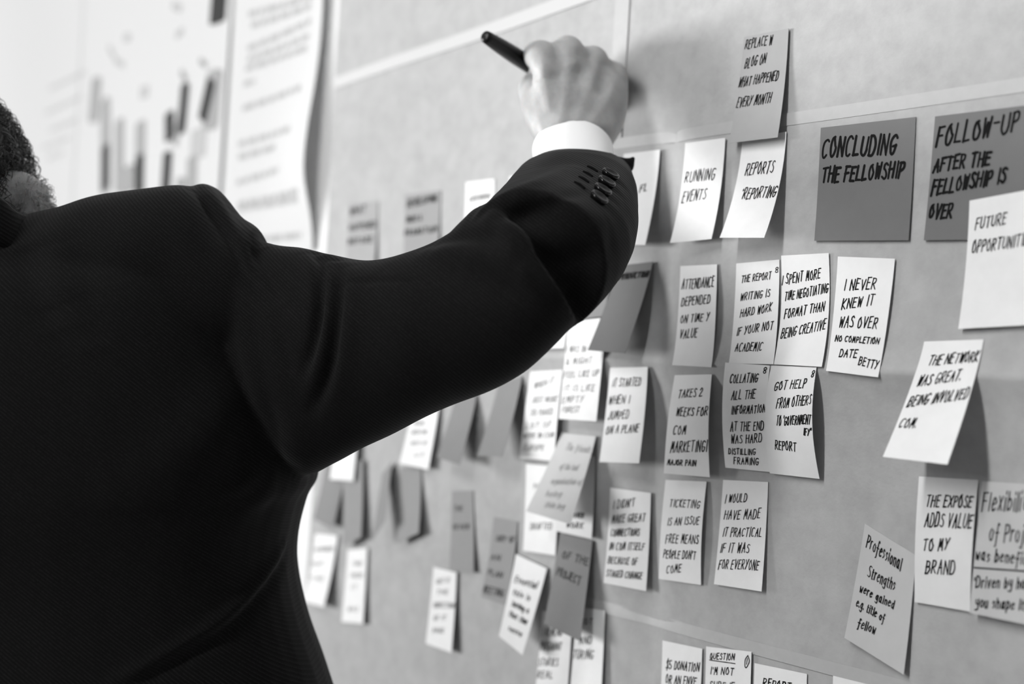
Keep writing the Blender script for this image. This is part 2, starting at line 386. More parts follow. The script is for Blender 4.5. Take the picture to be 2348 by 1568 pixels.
NOTES = [
 ('small grey sticky note nearest the left edge of the brown paper, three dark lines', 0.3, [[-1.20354, 1.6102, 0.0091], [-1.14418, 1.60937, 0.01012], [-1.13526, 1.53425, 0.01538], [-1.19534, 1.53202, 0.01414]], 1.7, 0, 0.012, 2.2, 0.16, 'grey sticky notes on the brown paper', [('WHAT', 0.0543, 0.1572, 0.5737, 0.1433, 0.1075), ('HAPPENED', 0.0456, 0.3716, 0.9474, 0.3635, 0.0956), ('BEFORE', 0.0428, 0.5562, 0.8568, 0.563, 0.0894)]),
 ("grey sticky note second from the paper's left edge, beside a blank stretch", 0.27, [[-1.09349, 1.61203, 0.0103], [-1.03204, 1.61238, 0.00959], [-1.02423, 1.53759, 0.01497], [-1.08199, 1.5356, 0.01575]], 1.7, 0, 0.012, 2.2, 0.16, 'grey sticky notes on the brown paper', [('DEVELOPING', 0.0729, 0.1704, 0.8966, 0.1455, 0.1023), ('IDEAS &', 0.054, 0.3639, 0.4835, 0.3648, 0.0798), ('PROMOTION', 0.0161, 0.5449, 0.9311, 0.5363, 0.085)]),
 ('white sticky note half hidden above the raised sleeve, one short blurred line', 0.74, [[-0.99203, 1.61686, 0.00886], [-0.94764, 1.61658, 0.00865], [-0.94131, 1.54263, 0.01326], [-0.98472, 1.54148, 0.01397]], 1.7, 0, 0.05, 1.6, 0.16, 'white sticky notes on the brown paper', [('OPENING', 0.1395, 0.2613, 0.8659, 0.2366, 0.0758)]),
 ('white sticky note showing only its corner above the forearm sleeve', 0.74, [[-0.92553, 1.61674, 0.00874], [-0.88016, 1.6171, 0.00946], [-0.87552, 1.5466, 0.01313], [-0.91865, 1.54504, 0.01301]], 1.7, 0, 0.012, 1.1, 0.16, 'white sticky notes on the brown paper', []),
 ('white sticky note peeking out right of the buttoned jacket cuff', 0.74, [[-0.77191, 1.62181, 0.01246], [-0.73375, 1.62195, 0.00962], [-0.73256, 1.54686, 0.02107], [-0.77316, 1.54917, 0.02107]], 1.7, 0, 0.012, 1.4, 0.16, 'white sticky notes on the brown paper', [('FL', 0.5653, 0.4411, 0.75, 0.4266, 0.083)]),
 ('white sticky note reading RUNNING EVENTS', 0.74, [[-0.70618, 1.62416, 0.01002], [-0.6637, 1.62343, 0.01153], [-0.66373, 1.5486, 0.02056], [-0.70615, 1.5475, 0.02056]], 2.2, 0, 0.012, 1.3, 0.16, 'white sticky notes on the brown paper', [('RUNNING', 0.0673, 0.4063, 0.8055, 0.4019, 0.1162), ('EVENTS', 0.0731, 0.5988, 0.6472, 0.5937, 0.1162)]),
 ('white sticky note reading REPORTS and REPORTING', 0.77, [[-0.64782, 1.62127, 0.01064], [-0.60762, 1.62204, 0.00994], [-0.60694, 1.54628, 0.02796], [-0.64855, 1.54812, 0.02796]], 1.9, 0, 0.012, 1.3, 0.16, 'white sticky notes on the brown paper', [('REPORTS', 0.1728, 0.3776, 0.7913, 0.3741, 0.1215), ('*REPORTING', 0.1781, 0.6179, 1.0231, 0.6148, 0.1155)]),
 ('grey sticky note at the top about a blog, hung above the REPORTS note', 0.33, [[-0.65175, 1.69553, 0.01002], [-0.6105, 1.69482, 0.0098], [-0.60836, 1.61699, 0.01778], [-0.65404, 1.6177, 0.01778]], 1.8, 0, 0.012, 1.1, 0.16, 'grey sticky notes on the brown paper', [('REPLACE W', 0.0457, 0.1214, 0.6433, 0.1229, 0.0926), ('BLOG ON', 0.0831, 0.3039, 0.5326, 0.2877, 0.0971), ('WHAT HAPPENED', 0.001, 0.4748, 0.8438, 0.4633, 0.0969), ('EVERY MONTH', 0.0219, 0.6701, 0.7361, 0.6699, 0.1011)]),
 ('dark grey square sticky note reading CONCLUDING THE FELLOWSHIP', 0.155, [[-0.57846, 1.62171, 0.00879], [-0.50272, 1.62017, 0.00903], [-0.5028, 1.54182, 0.01037], [-0.57811, 1.54476, 0.01014]], 3, 0, 0.012, 2.6, 0.16, 'dark square header notes', [('CONCLUDING', 0.0262, 0.2719, 0.805, 0.2906, 0.182), ('THE FELLOWSHIP', 0.041, 0.496, 0.8971, 0.4894, 0.1404)]),
 ('dark grey square sticky note reading FOLLOW-UP AFTER THE FELLOWSHIP IS OVER', 0.155, [[-0.48848, 1.61873, 0.00925], [-0.42264, 1.61771, 0.0101], [-0.42143, 1.53891, 0.0123], [-0.49138, 1.5413, 0.01063]], 3, 0, 0.012, 2.4, 0.16, 'dark square header notes', [('FOLLOW-UP', 0.0376, 0.2555, 0.8613, 0.1938, 0.1657), ('AFTER THE', 0.0321, 0.4586, 0.6022, 0.4317, 0.1197), ('FELLOWSHIP IS', 0.0308, 0.6447, 0.7672, 0.5768, 0.1292), ('OVER', 0.027, 0.8311, 0.2585, 0.8296, 0.125)]),
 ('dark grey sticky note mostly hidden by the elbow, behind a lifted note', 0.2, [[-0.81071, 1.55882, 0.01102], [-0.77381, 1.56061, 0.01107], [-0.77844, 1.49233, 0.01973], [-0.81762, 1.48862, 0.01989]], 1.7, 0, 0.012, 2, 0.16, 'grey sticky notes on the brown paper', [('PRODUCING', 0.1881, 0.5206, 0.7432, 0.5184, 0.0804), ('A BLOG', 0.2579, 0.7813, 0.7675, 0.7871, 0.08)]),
 ('white sticky note showing only its lower corner under the elbow', 0.74, [[-0.87803, 1.5451, 0.01007], [-0.83116, 1.5471, 0.01064], [-0.82097, 1.46596, 0.02248], [-0.8668, 1.46418, 0.02248]], 1.7, 0, 0.012, 1.1, 0.16, 'white sticky notes on the brown paper', []),
 ('white sticky note with six blurred lines left of the overlapping one', 0.75, [[-0.87187, 1.4451, 0.01574], [-0.82749, 1.44812, 0.01719], [-0.836, 1.37236, 0.01426], [-0.88278, 1.37071, 0.01392]], 1.7, 0, 0.15, 1, 0.16, 'white sticky notes on the brown paper', [('WHEN IT', 0.201, 0.2027, 0.7705, 0.1401, 0.0729), ('JUST WORK', 0.1898, 0.367, 0.9244, 0.3479, 0.0728), ('SO HARD', 0.1818, 0.5069, 0.8348, 0.4924, 0.0732), ('LOT OF', 0.0958, 0.6585, 0.8324, 0.6325, 0.0687), ('WORK IN COM', 0.0504, 0.7703, 0.9216, 0.742, 0.0638), ('EUROPE', 0.0921, 0.9108, 0.6793, 0.8937, 0.0693)]),
 ('white sticky note reading IT STARTED WHEN I JUMPED ON A PLANE', 0.74, [[-0.76609, 1.45192, 0.02008], [-0.72642, 1.45407, 0.01751], [-0.7238, 1.38096, 0.02382], [-0.76886, 1.37781, 0.02382]], 1.7, 0, 0.04, 1.1, 0.16, 'white sticky notes on the brown paper', [('IT STARTED', 0.1062, 0.2089, 0.8344, 0.199, 0.0915), ('WHEN I', 0.06, 0.3891, 0.5805, 0.3807, 0.0916), ('JUMPED', 0.0842, 0.5555, 0.5975, 0.5407, 0.0914), ('ON A PLANE', 0.0736, 0.7081, 0.8855, 0.6808, 0.0909)]),
 ('white sticky note reading ATTENDANCE DEPENDED ON TIME Y VALUE', 0.74, [[-0.70495, 1.53109, 0.00958], [-0.66592, 1.53118, 0.01108], [-0.65442, 1.45596, 0.02349], [-0.69417, 1.45621, 0.02349]], 2.4, 2.5, 0.012, 1.1, 0.16, 'white sticky notes on the brown paper', [('ATTENDANCE', 0.0601, 0.2406, 0.9204, 0.222, 0.1045), ('DEPENDED', 0.0728, 0.4084, 0.8328, 0.3842, 0.0911), ('ON TIME Y', 0.0809, 0.5797, 0.8314, 0.555, 0.0863), ('VALUE', 0.0956, 0.737, 0.5423, 0.7194, 0.0948)]),
 ('white sticky note reading TAKES 2 WEEKS FOR COM MARKETING', 0.74, [[-0.69597, 1.44891, 0.01849], [-0.65659, 1.451, 0.02041], [-0.65314, 1.37752, 0.02086], [-0.69966, 1.37573, 0.02086]], 2.2, 2.5, 0.012, 1.1, 0.16, 'white sticky notes on the brown paper', [('TAKES 2', 0.1825, 0.2401, 0.7961, 0.2176, 0.0865), ('WEEKS FOR', 0.195, 0.4207, 0.9801, 0.4044, 0.0904), ('COM', 0.1617, 0.6104, 0.456, 0.5962, 0.096), ('MARKETING!', 0.1252, 0.7876, 1.053, 0.7537, 0.1121), ('MAJOR PAIN', 0.0694, 0.9176, 0.7067, 0.9044, 0.061)]),
 ('white sticky note reading THE REPORT WRITING IS HARD WORK', 0.74, [[-0.64785, 1.53136, 0.01033], [-0.60846, 1.53304, 0.00952], [-0.5977, 1.46003, 0.02269], [-0.63856, 1.45932, 0.02269]], 2.2, 2, 0.012, 1.1, 0.16, 'white sticky notes on the brown paper', [('THE REPORT', 0.1371, 0.2022, 0.8079, 0.1835, 0.0775), ('WRITING IS', 0.137, 0.3811, 0.7921, 0.3567, 0.0815), ('HARD WORK', 0.1522, 0.5508, 0.8468, 0.4968, 0.0852), ('IF YOUR NOT', 0.1049, 0.7278, 0.9017, 0.6731, 0.0847), ('ACADEMIC', 0.1047, 0.8874, 0.7036, 0.8731, 0.0886), ('8', 0.9034, 0.1273, 0.9716, 0.1253, 0.0549)]),
 ('white sticky note reading I SPENT MORE TIME NEGOTIATING FORMAT', 0.74, [[-0.60642, 1.53564, 0.01027], [-0.56577, 1.53609, 0.0097], [-0.55591, 1.45965, 0.02317], [-0.59689, 1.46004, 0.02317]], 2.2, 0, 0.012, 1.1, 0.16, 'white sticky notes on the brown paper', [('I SPENT MORE', 0.004, 0.2739, 0.8043, 0.2242, 0.0948), ('TIME NEGOTIATING', 0.0685, 0.4191, 0.9827, 0.3535, 0.0864), ('FORMAT THAN', 0.0833, 0.5835, 0.8996, 0.5112, 0.0863), ('BEING CREATIVE', 0.0561, 0.7677, 0.9483, 0.6765, 0.0934)]),
 ('white sticky note reading I NEVER KNEW IT WAS OVER, signed BETTY', 0.75, [[-0.55784, 1.53347, 0.00993], [-0.51235, 1.53055, 0.01026], [-0.51169, 1.4546, 0.02257], [-0.55268, 1.45722, 0.02257]], 2.2, 2, 0.012, 1.35, 0.16, 'white sticky notes on the brown paper', [('I NEVER', 0.1558, 0.2987, 0.7105, 0.2707, 0.1051), ('KNEW IT', 0.1476, 0.4589, 0.7047, 0.4089, 0.0973), ('WAS OVER', 0.1362, 0.6226, 0.819, 0.5975, 0.1004), ('NO COMPLETION', 0.0924, 0.7419, 0.9005, 0.7303, 0.0592), ('DATE', 0.2099, 0.8721, 0.5337, 0.8631, 0.074), ('BETTY', 0.598, 0.9228, 0.9552, 0.9367, 0.0761)]),
 ('white sticky note reading COLLATING ALL THE INFORMATION AT THE END', 0.74, [[-0.64122, 1.45982, 0.02345], [-0.60024, 1.45903, 0.02326], [-0.60268, 1.38614, 0.01499], [-0.64346, 1.38526, 0.01555]], 1.5, 2, 0.012, 1.1, 0.16, 'white sticky notes on the brown paper', [('COLLATING', 0.1468, 0.1947, 0.7615, 0.1633, 0.0904), ('ALL THE', 0.2074, 0.3498, 0.7268, 0.3244, 0.0905), ('INFORMATION', 0.2129, 0.49, 1.0775, 0.4433, 0.0821), ('AT THE END', 0.1843, 0.6481, 0.9212, 0.6126, 0.0905), ('WAS HARD', 0.1884, 0.768, 0.8702, 0.7294, 0.0865), ('DISTILLING', 0.1093, 0.8707, 0.7146, 0.855, 0.0619), ('FRAMING', 0.2111, 0.9581, 0.7631, 0.948, 0.0702), ('8', 0.8682, 0.0779, 0.9344, 0.0758, 0.0653)]),
 ('white sticky note reading GOT HELP FROM OTHERS, right of COLLATING', 0.74, [[-0.5998, 1.45908, 0.02244], [-0.56121, 1.45924, 0.02195], [-0.56029, 1.38567, 0.01431], [-0.60248, 1.38527, 0.01516]], 2, 4, 0.012, 1.1, 0.16, 'white sticky notes on the brown paper', [('GOT HELP', 0.1613, 0.2316, 0.8197, 0.1886, 0.0869), ('FROM OTHERS', 0.2446, 0.394, 1.0662, 0.3351, 0.0945), ("TO 'GOVERNMENT", 0.2503, 0.5537, 1.1566, 0.5107, 0.0904), ('IFY"', 0.8164, 0.6163, 1.0626, 0.6187, 0.07), ('REPORT', 0.196, 0.7682, 0.6199, 0.7699, 0.0871), ('8', 0.9111, 0.0922, 0.9846, 0.0908, 0.0663)]),
 ('white sticky note reading THE NETWORK WAS GREAT, lower edge lifted', 0.77, [[-0.48372, 1.478, 0.01603], [-0.44274, 1.48003, 0.01652], [-0.44112, 1.40643, 0.04921], [-0.48551, 1.407, 0.04921]], 1.25, 0, 0.012, 1.3, 0.16, 'white sticky notes on the brown paper', [('THE NETWORK', 0.1713, 0.2152, 1.0281, 0.1809, 0.092), ('WAS GREAT.', 0.1008, 0.3936, 0.767, 0.3347, 0.095), ('BEING INVOLVED', 0.0587, 0.5719, 0.9723, 0.4878, 0.0965), ('COM.', 0.0533, 0.7558, 0.3121, 0.7411, 0.0896)]),
 ('white sticky note reading THE EXPOSE ADDS VALUE TO MY BRAND', 0.68, [[-0.48677, 1.39475, 0.01034], [-0.44543, 1.39683, 0.0108], [-0.44737, 1.31841, 0.00986], [-0.48592, 1.31731, 0.00979]], 1.7, 1.5, 0.012, 1.45, 0.16, 'white sticky notes on the brown paper', [('THE EXPOSE', 0.1617, 0.2403, 0.9255, 0.2209, 0.0976), ('ADDS VALUE', 0.1593, 0.3953, 0.9531, 0.3721, 0.1145), ('TO MY', 0.1454, 0.5888, 0.5911, 0.5541, 0.0954), ('BRAND', 0.2006, 0.7646, 0.7047, 0.7361, 0.1122)]),
 ('pale grey sticky note about Flexibility at the right edge', 0.47, [[-0.44229, 1.39639, 0.01161], [-0.40159, 1.39838, 0.01237], [-0.40275, 1.31857, 0.0153], [-0.44452, 1.31851, 0.01468]], 1.7, 1, 0.012, 1.3, 0.06, 'grey sticky notes on the brown paper', [('Flexibility', 0.0428, 0.2268, 0.8249, 0.193, 0.1536), ('of Project', 0.2086, 0.4415, 1.0256, 0.425, 0.1389), ('was beneficial', 0.0227, 0.598, 0.9874, 0.5816, 0.0954), ("'Driven by how", 0.0347, 0.8084, 0.8834, 0.7444, 0.0894), ('you shape it', 0.0884, 0.9486, 0.823, 0.9023, 0.083), ('_', 0.021, 0.6609, 0.8775, 0.6266, 0.0319)]),
 ('pale grey sticky note reading Professional Strengths, hanging askew', 0.47, [[-0.52631, 1.3605, 0.00912], [-0.48765, 1.34575, 0.00828], [-0.48928, 1.27201, 0.01254], [-0.53486, 1.28588, 0.01312]], 1.7, 0, 0.012, 1.2, 0.1, 'grey sticky notes on the brown paper', [('Professional', 0.0894, 0.1812, 0.7452, 0.2005, 0.1191), ('Strengths', 0.1948, 0.4096, 0.6802, 0.3896, 0.1039), ('were gained', 0.1059, 0.5681, 0.7042, 0.5382, 0.0779), ('e.g. title of', 0.0898, 0.6945, 0.5788, 0.6908, 0.0817), ('fellow', 0.1728, 0.8517, 0.4631, 0.8304, 0.0816)]),
 ("white sticky note reading I DIDN'T MAKE GREAT CONNECTIONS", 0.74, [[-0.76876, 1.3575, 0.01102], [-0.72622, 1.35801, 0.00762], [-0.72195, 1.28409, 0.01141], [-0.76533, 1.28348, 0.01575]], 1.7, 0, 0.04, 1.1, 0.16, 'white sticky notes on the brown paper', [("I DIDN'T", 0.0968, 0.2203, 0.6097, 0.1666, 0.0912), ('MAKE GREAT', 0.0837, 0.3726, 0.8745, 0.3032, 0.0906), ('CONNECTIONS', 0.0725, 0.5109, 0.7563, 0.459, 0.0814), ('IN COM ITSELF', 0.0653, 0.6531, 0.8879, 0.597, 0.081), ('BECAUSE OF', 0.0611, 0.7949, 0.7473, 0.7593, 0.0764), ('STAGED CHANGE', 0.0472, 0.9279, 0.8818, 0.8952, 0.0761)]),
 ('white sticky note reading TICKETING IS AN ISSUE', 0.74, [[-0.70884, 1.36982, 0.00968], [-0.66375, 1.37321, 0.01264], [-0.66443, 1.29831, 0.01231], [-0.70812, 1.29564, 0.01231]], 2.2, 2, 0.012, 1.1, 0.16, 'white sticky notes on the brown paper', [('TICKETING', 0.1696, 0.2686, 0.8952, 0.2643, 0.0813), ('IS AN ISSUE', 0.1552, 0.4571, 0.917, 0.4201, 0.0857), ('FREE MEANS', 0.1387, 0.6371, 0.9207, 0.606, 0.0903), ("PEOPLE DON'T", 0.0999, 0.7879, 0.8682, 0.7613, 0.0863), ('COME', 0.1865, 0.9365, 0.5317, 0.908, 0.0868)]),
 ('white sticky note reading I WOULD HAVE MADE IT PRACTICAL', 0.75, [[-0.64832, 1.37605, 0.01194], [-0.60687, 1.37878, 0.01145], [-0.60539, 1.30373, 0.01419], [-0.64991, 1.30146, 0.01419]], 2, 0, 0.012, 1.1, 0.16, 'white sticky notes on the brown paper', [('I WOULD', 0.0774, 0.224, 0.5488, 0.1974, 0.0865), ('HAVE MADE', 0.0865, 0.3822, 0.8594, 0.3411, 0.094), ('IT PRACTICAL', 0.0883, 0.5406, 0.9102, 0.5115, 0.0896), ('IF IT WAS', 0.0631, 0.696, 0.6694, 0.6681, 0.0941), ('FOR EVERYONE', 0.0604, 0.8544, 0.8947, 0.8121, 0.0934)]),
 ('sticky note starting $5 DONATION at the bottom edge', 0.74, [[-0.7045, 1.24999, 0.00845], [-0.66197, 1.25264, 0.01016], [-0.65895, 1.18057, 0.01247], [-0.70101, 1.17562, 0.01054]], 1.7, 0, 0.012, 1.3, 0.16, 'white sticky notes on the brown paper', [('$5 DONATION', 0.1102, 0.2728, 0.9319, 0.239, 0.095), ('OR AN ENVE', 0.1125, 0.4195, 0.8701, 0.3821, 0.0904), ('LOPE', 0.1048, 0.5623, 0.5058, 0.542, 0.086)]),
 ('white sticky note headed QUESTION underlined with a circled number', 0.75, [[-0.65767, 1.25513, 0.01075], [-0.61479, 1.2602, 0.01066], [-0.61178, 1.18722, 0.01342], [-0.65399, 1.18041, 0.0131]], 1.7, 0, 0.012, 1.2, 0.16, 'white sticky notes on the brown paper', [('QUESTION', 0.0954, 0.1197, 0.6293, 0.1011, 0.066), ('_', 0.086, 0.1284, 0.6409, 0.1334, 0.033), ("I'M NOT", 0.1145, 0.2592, 0.6198, 0.2412, 0.0741), ('SURE IF', 0.1051, 0.3916, 0.641, 0.3794, 0.0739), ('①', 0.8508, 0.1594, 0.9818, 0.1607, 0.1228)]),
 ('white sticky note reading REPORT, cut by the bottom of the picture', 0.75, [[-0.6123, 1.2528, 0.00976], [-0.56701, 1.25513, 0.00903], [-0.56356, 1.18574, 0.01229], [-0.60949, 1.17936, 0.01272]], 1.7, 0, 0.012, 1.4, 0.16, 'white sticky notes on the brown paper', [('REPORT', 0.1765, 0.2106, 0.7013, 0.1996, 0.0897)]),
 ('white sticky note barely showing its top edge at the bottom', 0.75, [[-0.5453, 1.25879, 0.00935], [-0.50297, 1.2596, 0.0087], [-0.50001, 1.19021, 0.01206], [-0.5424, 1.1873, 0.01274]], 1.7, 0, 0.012, 1.1, 0.16, 'white sticky notes on the brown paper', []),
 ('white sticky note reading TURING, right behind the lower dark grey note', 0.74, [[-0.80359, 1.25777, 0.0092], [-0.76925, 1.26048, 0.00927], [-0.76659, 1.18424, 0.0113], [-0.80454, 1.17968, 0.01128]], 1.7, 0, 0.06, 1.1, 0.16, 'white sticky notes on the brown paper', [('NOT', 0.1651, 0.1821, 0.5713, 0.1587, 0.0629), ('AND', 0.1822, 0.3839, 0.5799, 0.3645, 0.0806), ('TURING', 0.001, 0.546, 0.6674, 0.5121, 0.0984)]),
 ('white sticky note with four blurred lines at the bottom beside TURING', 0.74, [[-0.84747, 1.24622, 0.00839], [-0.80951, 1.24885, 0.00819], [-0.80776, 1.16909, 0.01153], [-0.84887, 1.16343, 0.01186]], 1.7, 0, 0.06, 1.1, 0.16, 'white sticky notes on the brown paper', [('I REMEMB', 0.0502, 0.2528, 0.6952, 0.2193, 0.079), ('PREGNANT', 0.0201, 0.3994, 0.6993, 0.3642, 0.0876), ('STORIES', 0.0111, 0.5534, 0.6275, 0.526, 0.0786), ('REAL', 0.025, 0.6797, 0.4977, 0.6599, 0.0785)]),
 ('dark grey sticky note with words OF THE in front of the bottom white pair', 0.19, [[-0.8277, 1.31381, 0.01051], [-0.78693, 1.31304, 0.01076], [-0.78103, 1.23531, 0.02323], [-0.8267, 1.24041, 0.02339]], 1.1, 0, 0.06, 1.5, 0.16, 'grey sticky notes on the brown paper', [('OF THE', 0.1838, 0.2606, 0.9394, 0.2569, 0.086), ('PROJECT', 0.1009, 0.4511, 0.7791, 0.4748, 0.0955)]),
 ('white sticky note mostly covered by the pale slanting note', 0.74, [[-0.83336, 1.37873, 0.00937], [-0.78984, 1.3804, 0.01016], [-0.78387, 1.31534, 0.01451], [-0.829, 1.31556, 0.01423]], 1.7, 0, 0.03, 1.4, 0.16, 'white sticky notes on the brown paper', [('OVER', 0.4801, 0.7908, 0.7468, 0.7739, 0.0701), ('WORK', 0.2975, 0.9328, 0.7443, 0.9025, 0.0756)]),
 ('white sticky note with DRAFTED, left under the pale slanting note', 0.75, [[-0.87966, 1.36612, 0.00893], [-0.83429, 1.3678, 0.00926], [-0.83052, 1.29515, 0.01203], [-0.87325, 1.29291, 0.01226]], 1.7, 0, 0.15, 1.1, 0.16, 'white sticky notes on the brown paper', [('DRAFTED', 0.1964, 0.7507, 0.8343, 0.719, 0.0792), ('NOT', 0.2536, 0.2829, 0.7261, 0.2636, 0.0699)]),
 ('pale translucent grey sticky note slanting, with faint cursive writing', 0.5, [[-0.831, 1.39624, 0.01161], [-0.78749, 1.39666, 0.01243], [-0.7835, 1.32755, 0.03747], [-0.84092, 1.33083, 0.037]], 1.1, 0, 0.36, 1.1, 0.16, 'grey sticky notes on the brown paper', [('The friends', 0.2733, 0.2055, 0.9393, 0.1998, 0.0894), ('of the tool', 0.3232, 0.4389, 0.7568, 0.4163, 0.0787), ('organisation of', 0.258, 0.6226, 0.9647, 0.5629, 0.0777), ('being', 0.2621, 0.7778, 0.5921, 0.7464, 0.078), ('thinking', 0.3336, 0.9011, 0.7506, 0.8682, 0.0771)]),
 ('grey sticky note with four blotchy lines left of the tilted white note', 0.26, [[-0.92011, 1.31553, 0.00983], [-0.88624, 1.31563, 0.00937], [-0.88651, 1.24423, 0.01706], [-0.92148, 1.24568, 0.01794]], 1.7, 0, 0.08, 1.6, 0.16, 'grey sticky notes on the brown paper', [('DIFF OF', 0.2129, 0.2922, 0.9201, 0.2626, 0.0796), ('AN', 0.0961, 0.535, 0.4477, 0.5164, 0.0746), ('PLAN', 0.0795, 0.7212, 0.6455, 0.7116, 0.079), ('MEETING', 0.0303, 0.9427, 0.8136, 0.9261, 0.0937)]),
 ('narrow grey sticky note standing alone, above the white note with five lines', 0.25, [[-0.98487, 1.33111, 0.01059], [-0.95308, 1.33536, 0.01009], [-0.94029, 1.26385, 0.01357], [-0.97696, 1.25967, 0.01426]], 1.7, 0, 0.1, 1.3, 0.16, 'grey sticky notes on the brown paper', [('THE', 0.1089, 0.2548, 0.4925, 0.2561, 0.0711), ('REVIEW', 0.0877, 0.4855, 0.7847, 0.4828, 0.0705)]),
 ('white sticky note with five short blurred lines under the narrow grey one', 0.75, [[-1.00517, 1.25837, 0.01233], [-0.9685, 1.25929, 0.01192], [-0.9655, 1.18752, 0.01503], [-1.00673, 1.18751, 0.01538]], 1.7, 0, 0.2, 1.2, 0.16, 'white sticky notes on the brown paper', [('GET IT', 0.1859, 0.2091, 0.7104, 0.1526, 0.0671), ('THE', 0.2226, 0.3422, 0.6692, 0.3054, 0.067), ('DIRECTION', 0.1481, 0.5187, 0.9688, 0.4556, 0.072), ('OF IT', 0.2001, 0.6779, 0.662, 0.6323, 0.0667), ('PAGE', 0.2198, 0.8394, 0.6387, 0.7947, 0.0666)]),
 ('white sticky note tilted clockwise with cursive lines', 0.77, [[-0.88455, 1.28821, 0.01071], [-0.84252, 1.28241, 0.0102], [-0.85008, 1.21013, 0.02521], [-0.88245, 1.2197, 0.02595]], 1.1, 0, 0.03, 1.4, 0.16, 'white sticky notes on the brown paper', [('Essential', 0.1315, 0.3234, 0.8366, 0.2678, 0.0859), ('this is', 0.1645, 0.4703, 0.723, 0.4324, 0.0757), ('having a', 0.2206, 0.5956, 0.7874, 0.5672, 0.0751), ('that time', 0.1926, 0.7166, 0.8309, 0.69, 0.0748), ('sense', 0.2803, 0.8697, 0.7672, 0.8403, 0.0695)]),
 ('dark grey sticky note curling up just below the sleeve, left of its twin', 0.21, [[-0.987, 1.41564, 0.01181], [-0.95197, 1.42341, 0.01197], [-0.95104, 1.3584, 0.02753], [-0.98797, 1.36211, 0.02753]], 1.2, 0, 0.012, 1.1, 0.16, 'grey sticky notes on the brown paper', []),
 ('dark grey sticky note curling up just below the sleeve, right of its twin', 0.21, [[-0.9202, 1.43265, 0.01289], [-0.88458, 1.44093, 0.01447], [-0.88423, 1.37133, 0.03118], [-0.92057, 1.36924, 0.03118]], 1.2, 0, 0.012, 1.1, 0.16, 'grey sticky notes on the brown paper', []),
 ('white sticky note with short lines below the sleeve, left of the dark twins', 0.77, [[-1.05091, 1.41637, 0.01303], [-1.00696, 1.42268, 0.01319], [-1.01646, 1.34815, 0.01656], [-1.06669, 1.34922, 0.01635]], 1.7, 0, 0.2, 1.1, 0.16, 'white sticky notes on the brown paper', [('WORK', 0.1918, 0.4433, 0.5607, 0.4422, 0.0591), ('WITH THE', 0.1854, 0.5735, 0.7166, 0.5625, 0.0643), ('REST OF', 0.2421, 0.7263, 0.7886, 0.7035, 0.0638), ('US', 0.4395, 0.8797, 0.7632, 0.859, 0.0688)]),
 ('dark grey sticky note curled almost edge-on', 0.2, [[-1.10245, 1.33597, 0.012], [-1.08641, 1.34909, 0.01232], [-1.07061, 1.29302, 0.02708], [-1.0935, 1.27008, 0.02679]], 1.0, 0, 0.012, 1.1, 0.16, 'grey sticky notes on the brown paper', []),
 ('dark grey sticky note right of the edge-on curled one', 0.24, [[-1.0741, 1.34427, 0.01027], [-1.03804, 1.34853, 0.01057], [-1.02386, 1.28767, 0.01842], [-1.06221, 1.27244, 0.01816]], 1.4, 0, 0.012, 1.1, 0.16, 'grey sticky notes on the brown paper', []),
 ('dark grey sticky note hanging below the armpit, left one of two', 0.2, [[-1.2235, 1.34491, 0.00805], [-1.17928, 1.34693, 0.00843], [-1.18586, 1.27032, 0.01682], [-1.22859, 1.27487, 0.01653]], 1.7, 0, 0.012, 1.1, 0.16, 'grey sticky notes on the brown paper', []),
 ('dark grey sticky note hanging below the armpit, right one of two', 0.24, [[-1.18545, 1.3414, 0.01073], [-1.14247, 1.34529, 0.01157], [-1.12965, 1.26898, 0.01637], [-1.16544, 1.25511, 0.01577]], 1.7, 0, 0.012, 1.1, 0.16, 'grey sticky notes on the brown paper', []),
 ('white sticky note lowest at the left edge of the paper', 0.77, [[-1.23568, 1.2579, 0.00941], [-1.18791, 1.26254, 0.00943], [-1.1938, 1.18768, 0.01786], [-1.23412, 1.18697, 0.01836]], 1.7, 0, 0.2, 1.3, 0.16, 'white sticky notes on the brown paper', [('REMEMBER', 0.0972, 0.2705, 0.8989, 0.2245, 0.0814), ('THAT', 0.001, 0.4978, 0.5568, 0.4521, 0.082), ('TIME', 0.001, 0.7047, 0.6976, 0.668, 0.0808)]),
 ('white sticky note with four short lines beside the lowest left one', 0.77, [[-1.16543, 1.25128, 0.00986], [-1.12629, 1.25829, 0.01058], [-1.12263, 1.18357, 0.01302], [-1.16489, 1.17777, 0.01264]], 1.7, 0, 0.2, 1.2, 0.16, 'white sticky notes on the brown paper', [('I WAS', 0.3191, 0.2273, 0.7555, 0.2305, 0.0651), ('THERE', 0.2085, 0.3948, 0.8531, 0.3945, 0.0709), ('IT', 0.2973, 0.5562, 0.5947, 0.5538, 0.0651), ('WAS', 0.263, 0.8552, 0.7153, 0.8452, 0.0706)]),
 ('white sticky note reading FUTURE OPPORTUNITIES stuck over the FOLLOW-UP note', 0.75, [[-0.45979, 1.5639, 0.01156], [-0.41632, 1.56798, 0.01236], [-0.41179, 1.48868, 0.01867], [-0.45861, 1.48591, 0.01867]], 2.2, 0, 0.012, 1.2, 0.16, 'white sticky notes on the brown paper', [('FUTURE', 0.1087, 0.2427, 0.5599, 0.2279, 0.0932), ('OPPORTUNITIES', 0.0769, 0.4198, 0.9523, 0.4096, 0.0988)]),
 ('white sticky note tucked under the armpit of the jacket', 0.77, [[-1.19744, 1.39748, 0.01159], [-1.15209, 1.40275, 0.01261], [-1.15282, 1.32303, 0.01524], [-1.20111, 1.32032, 0.01445]], 1.7, 0, 0.012, 1.1, 0.16, 'white sticky notes on the brown paper', []),
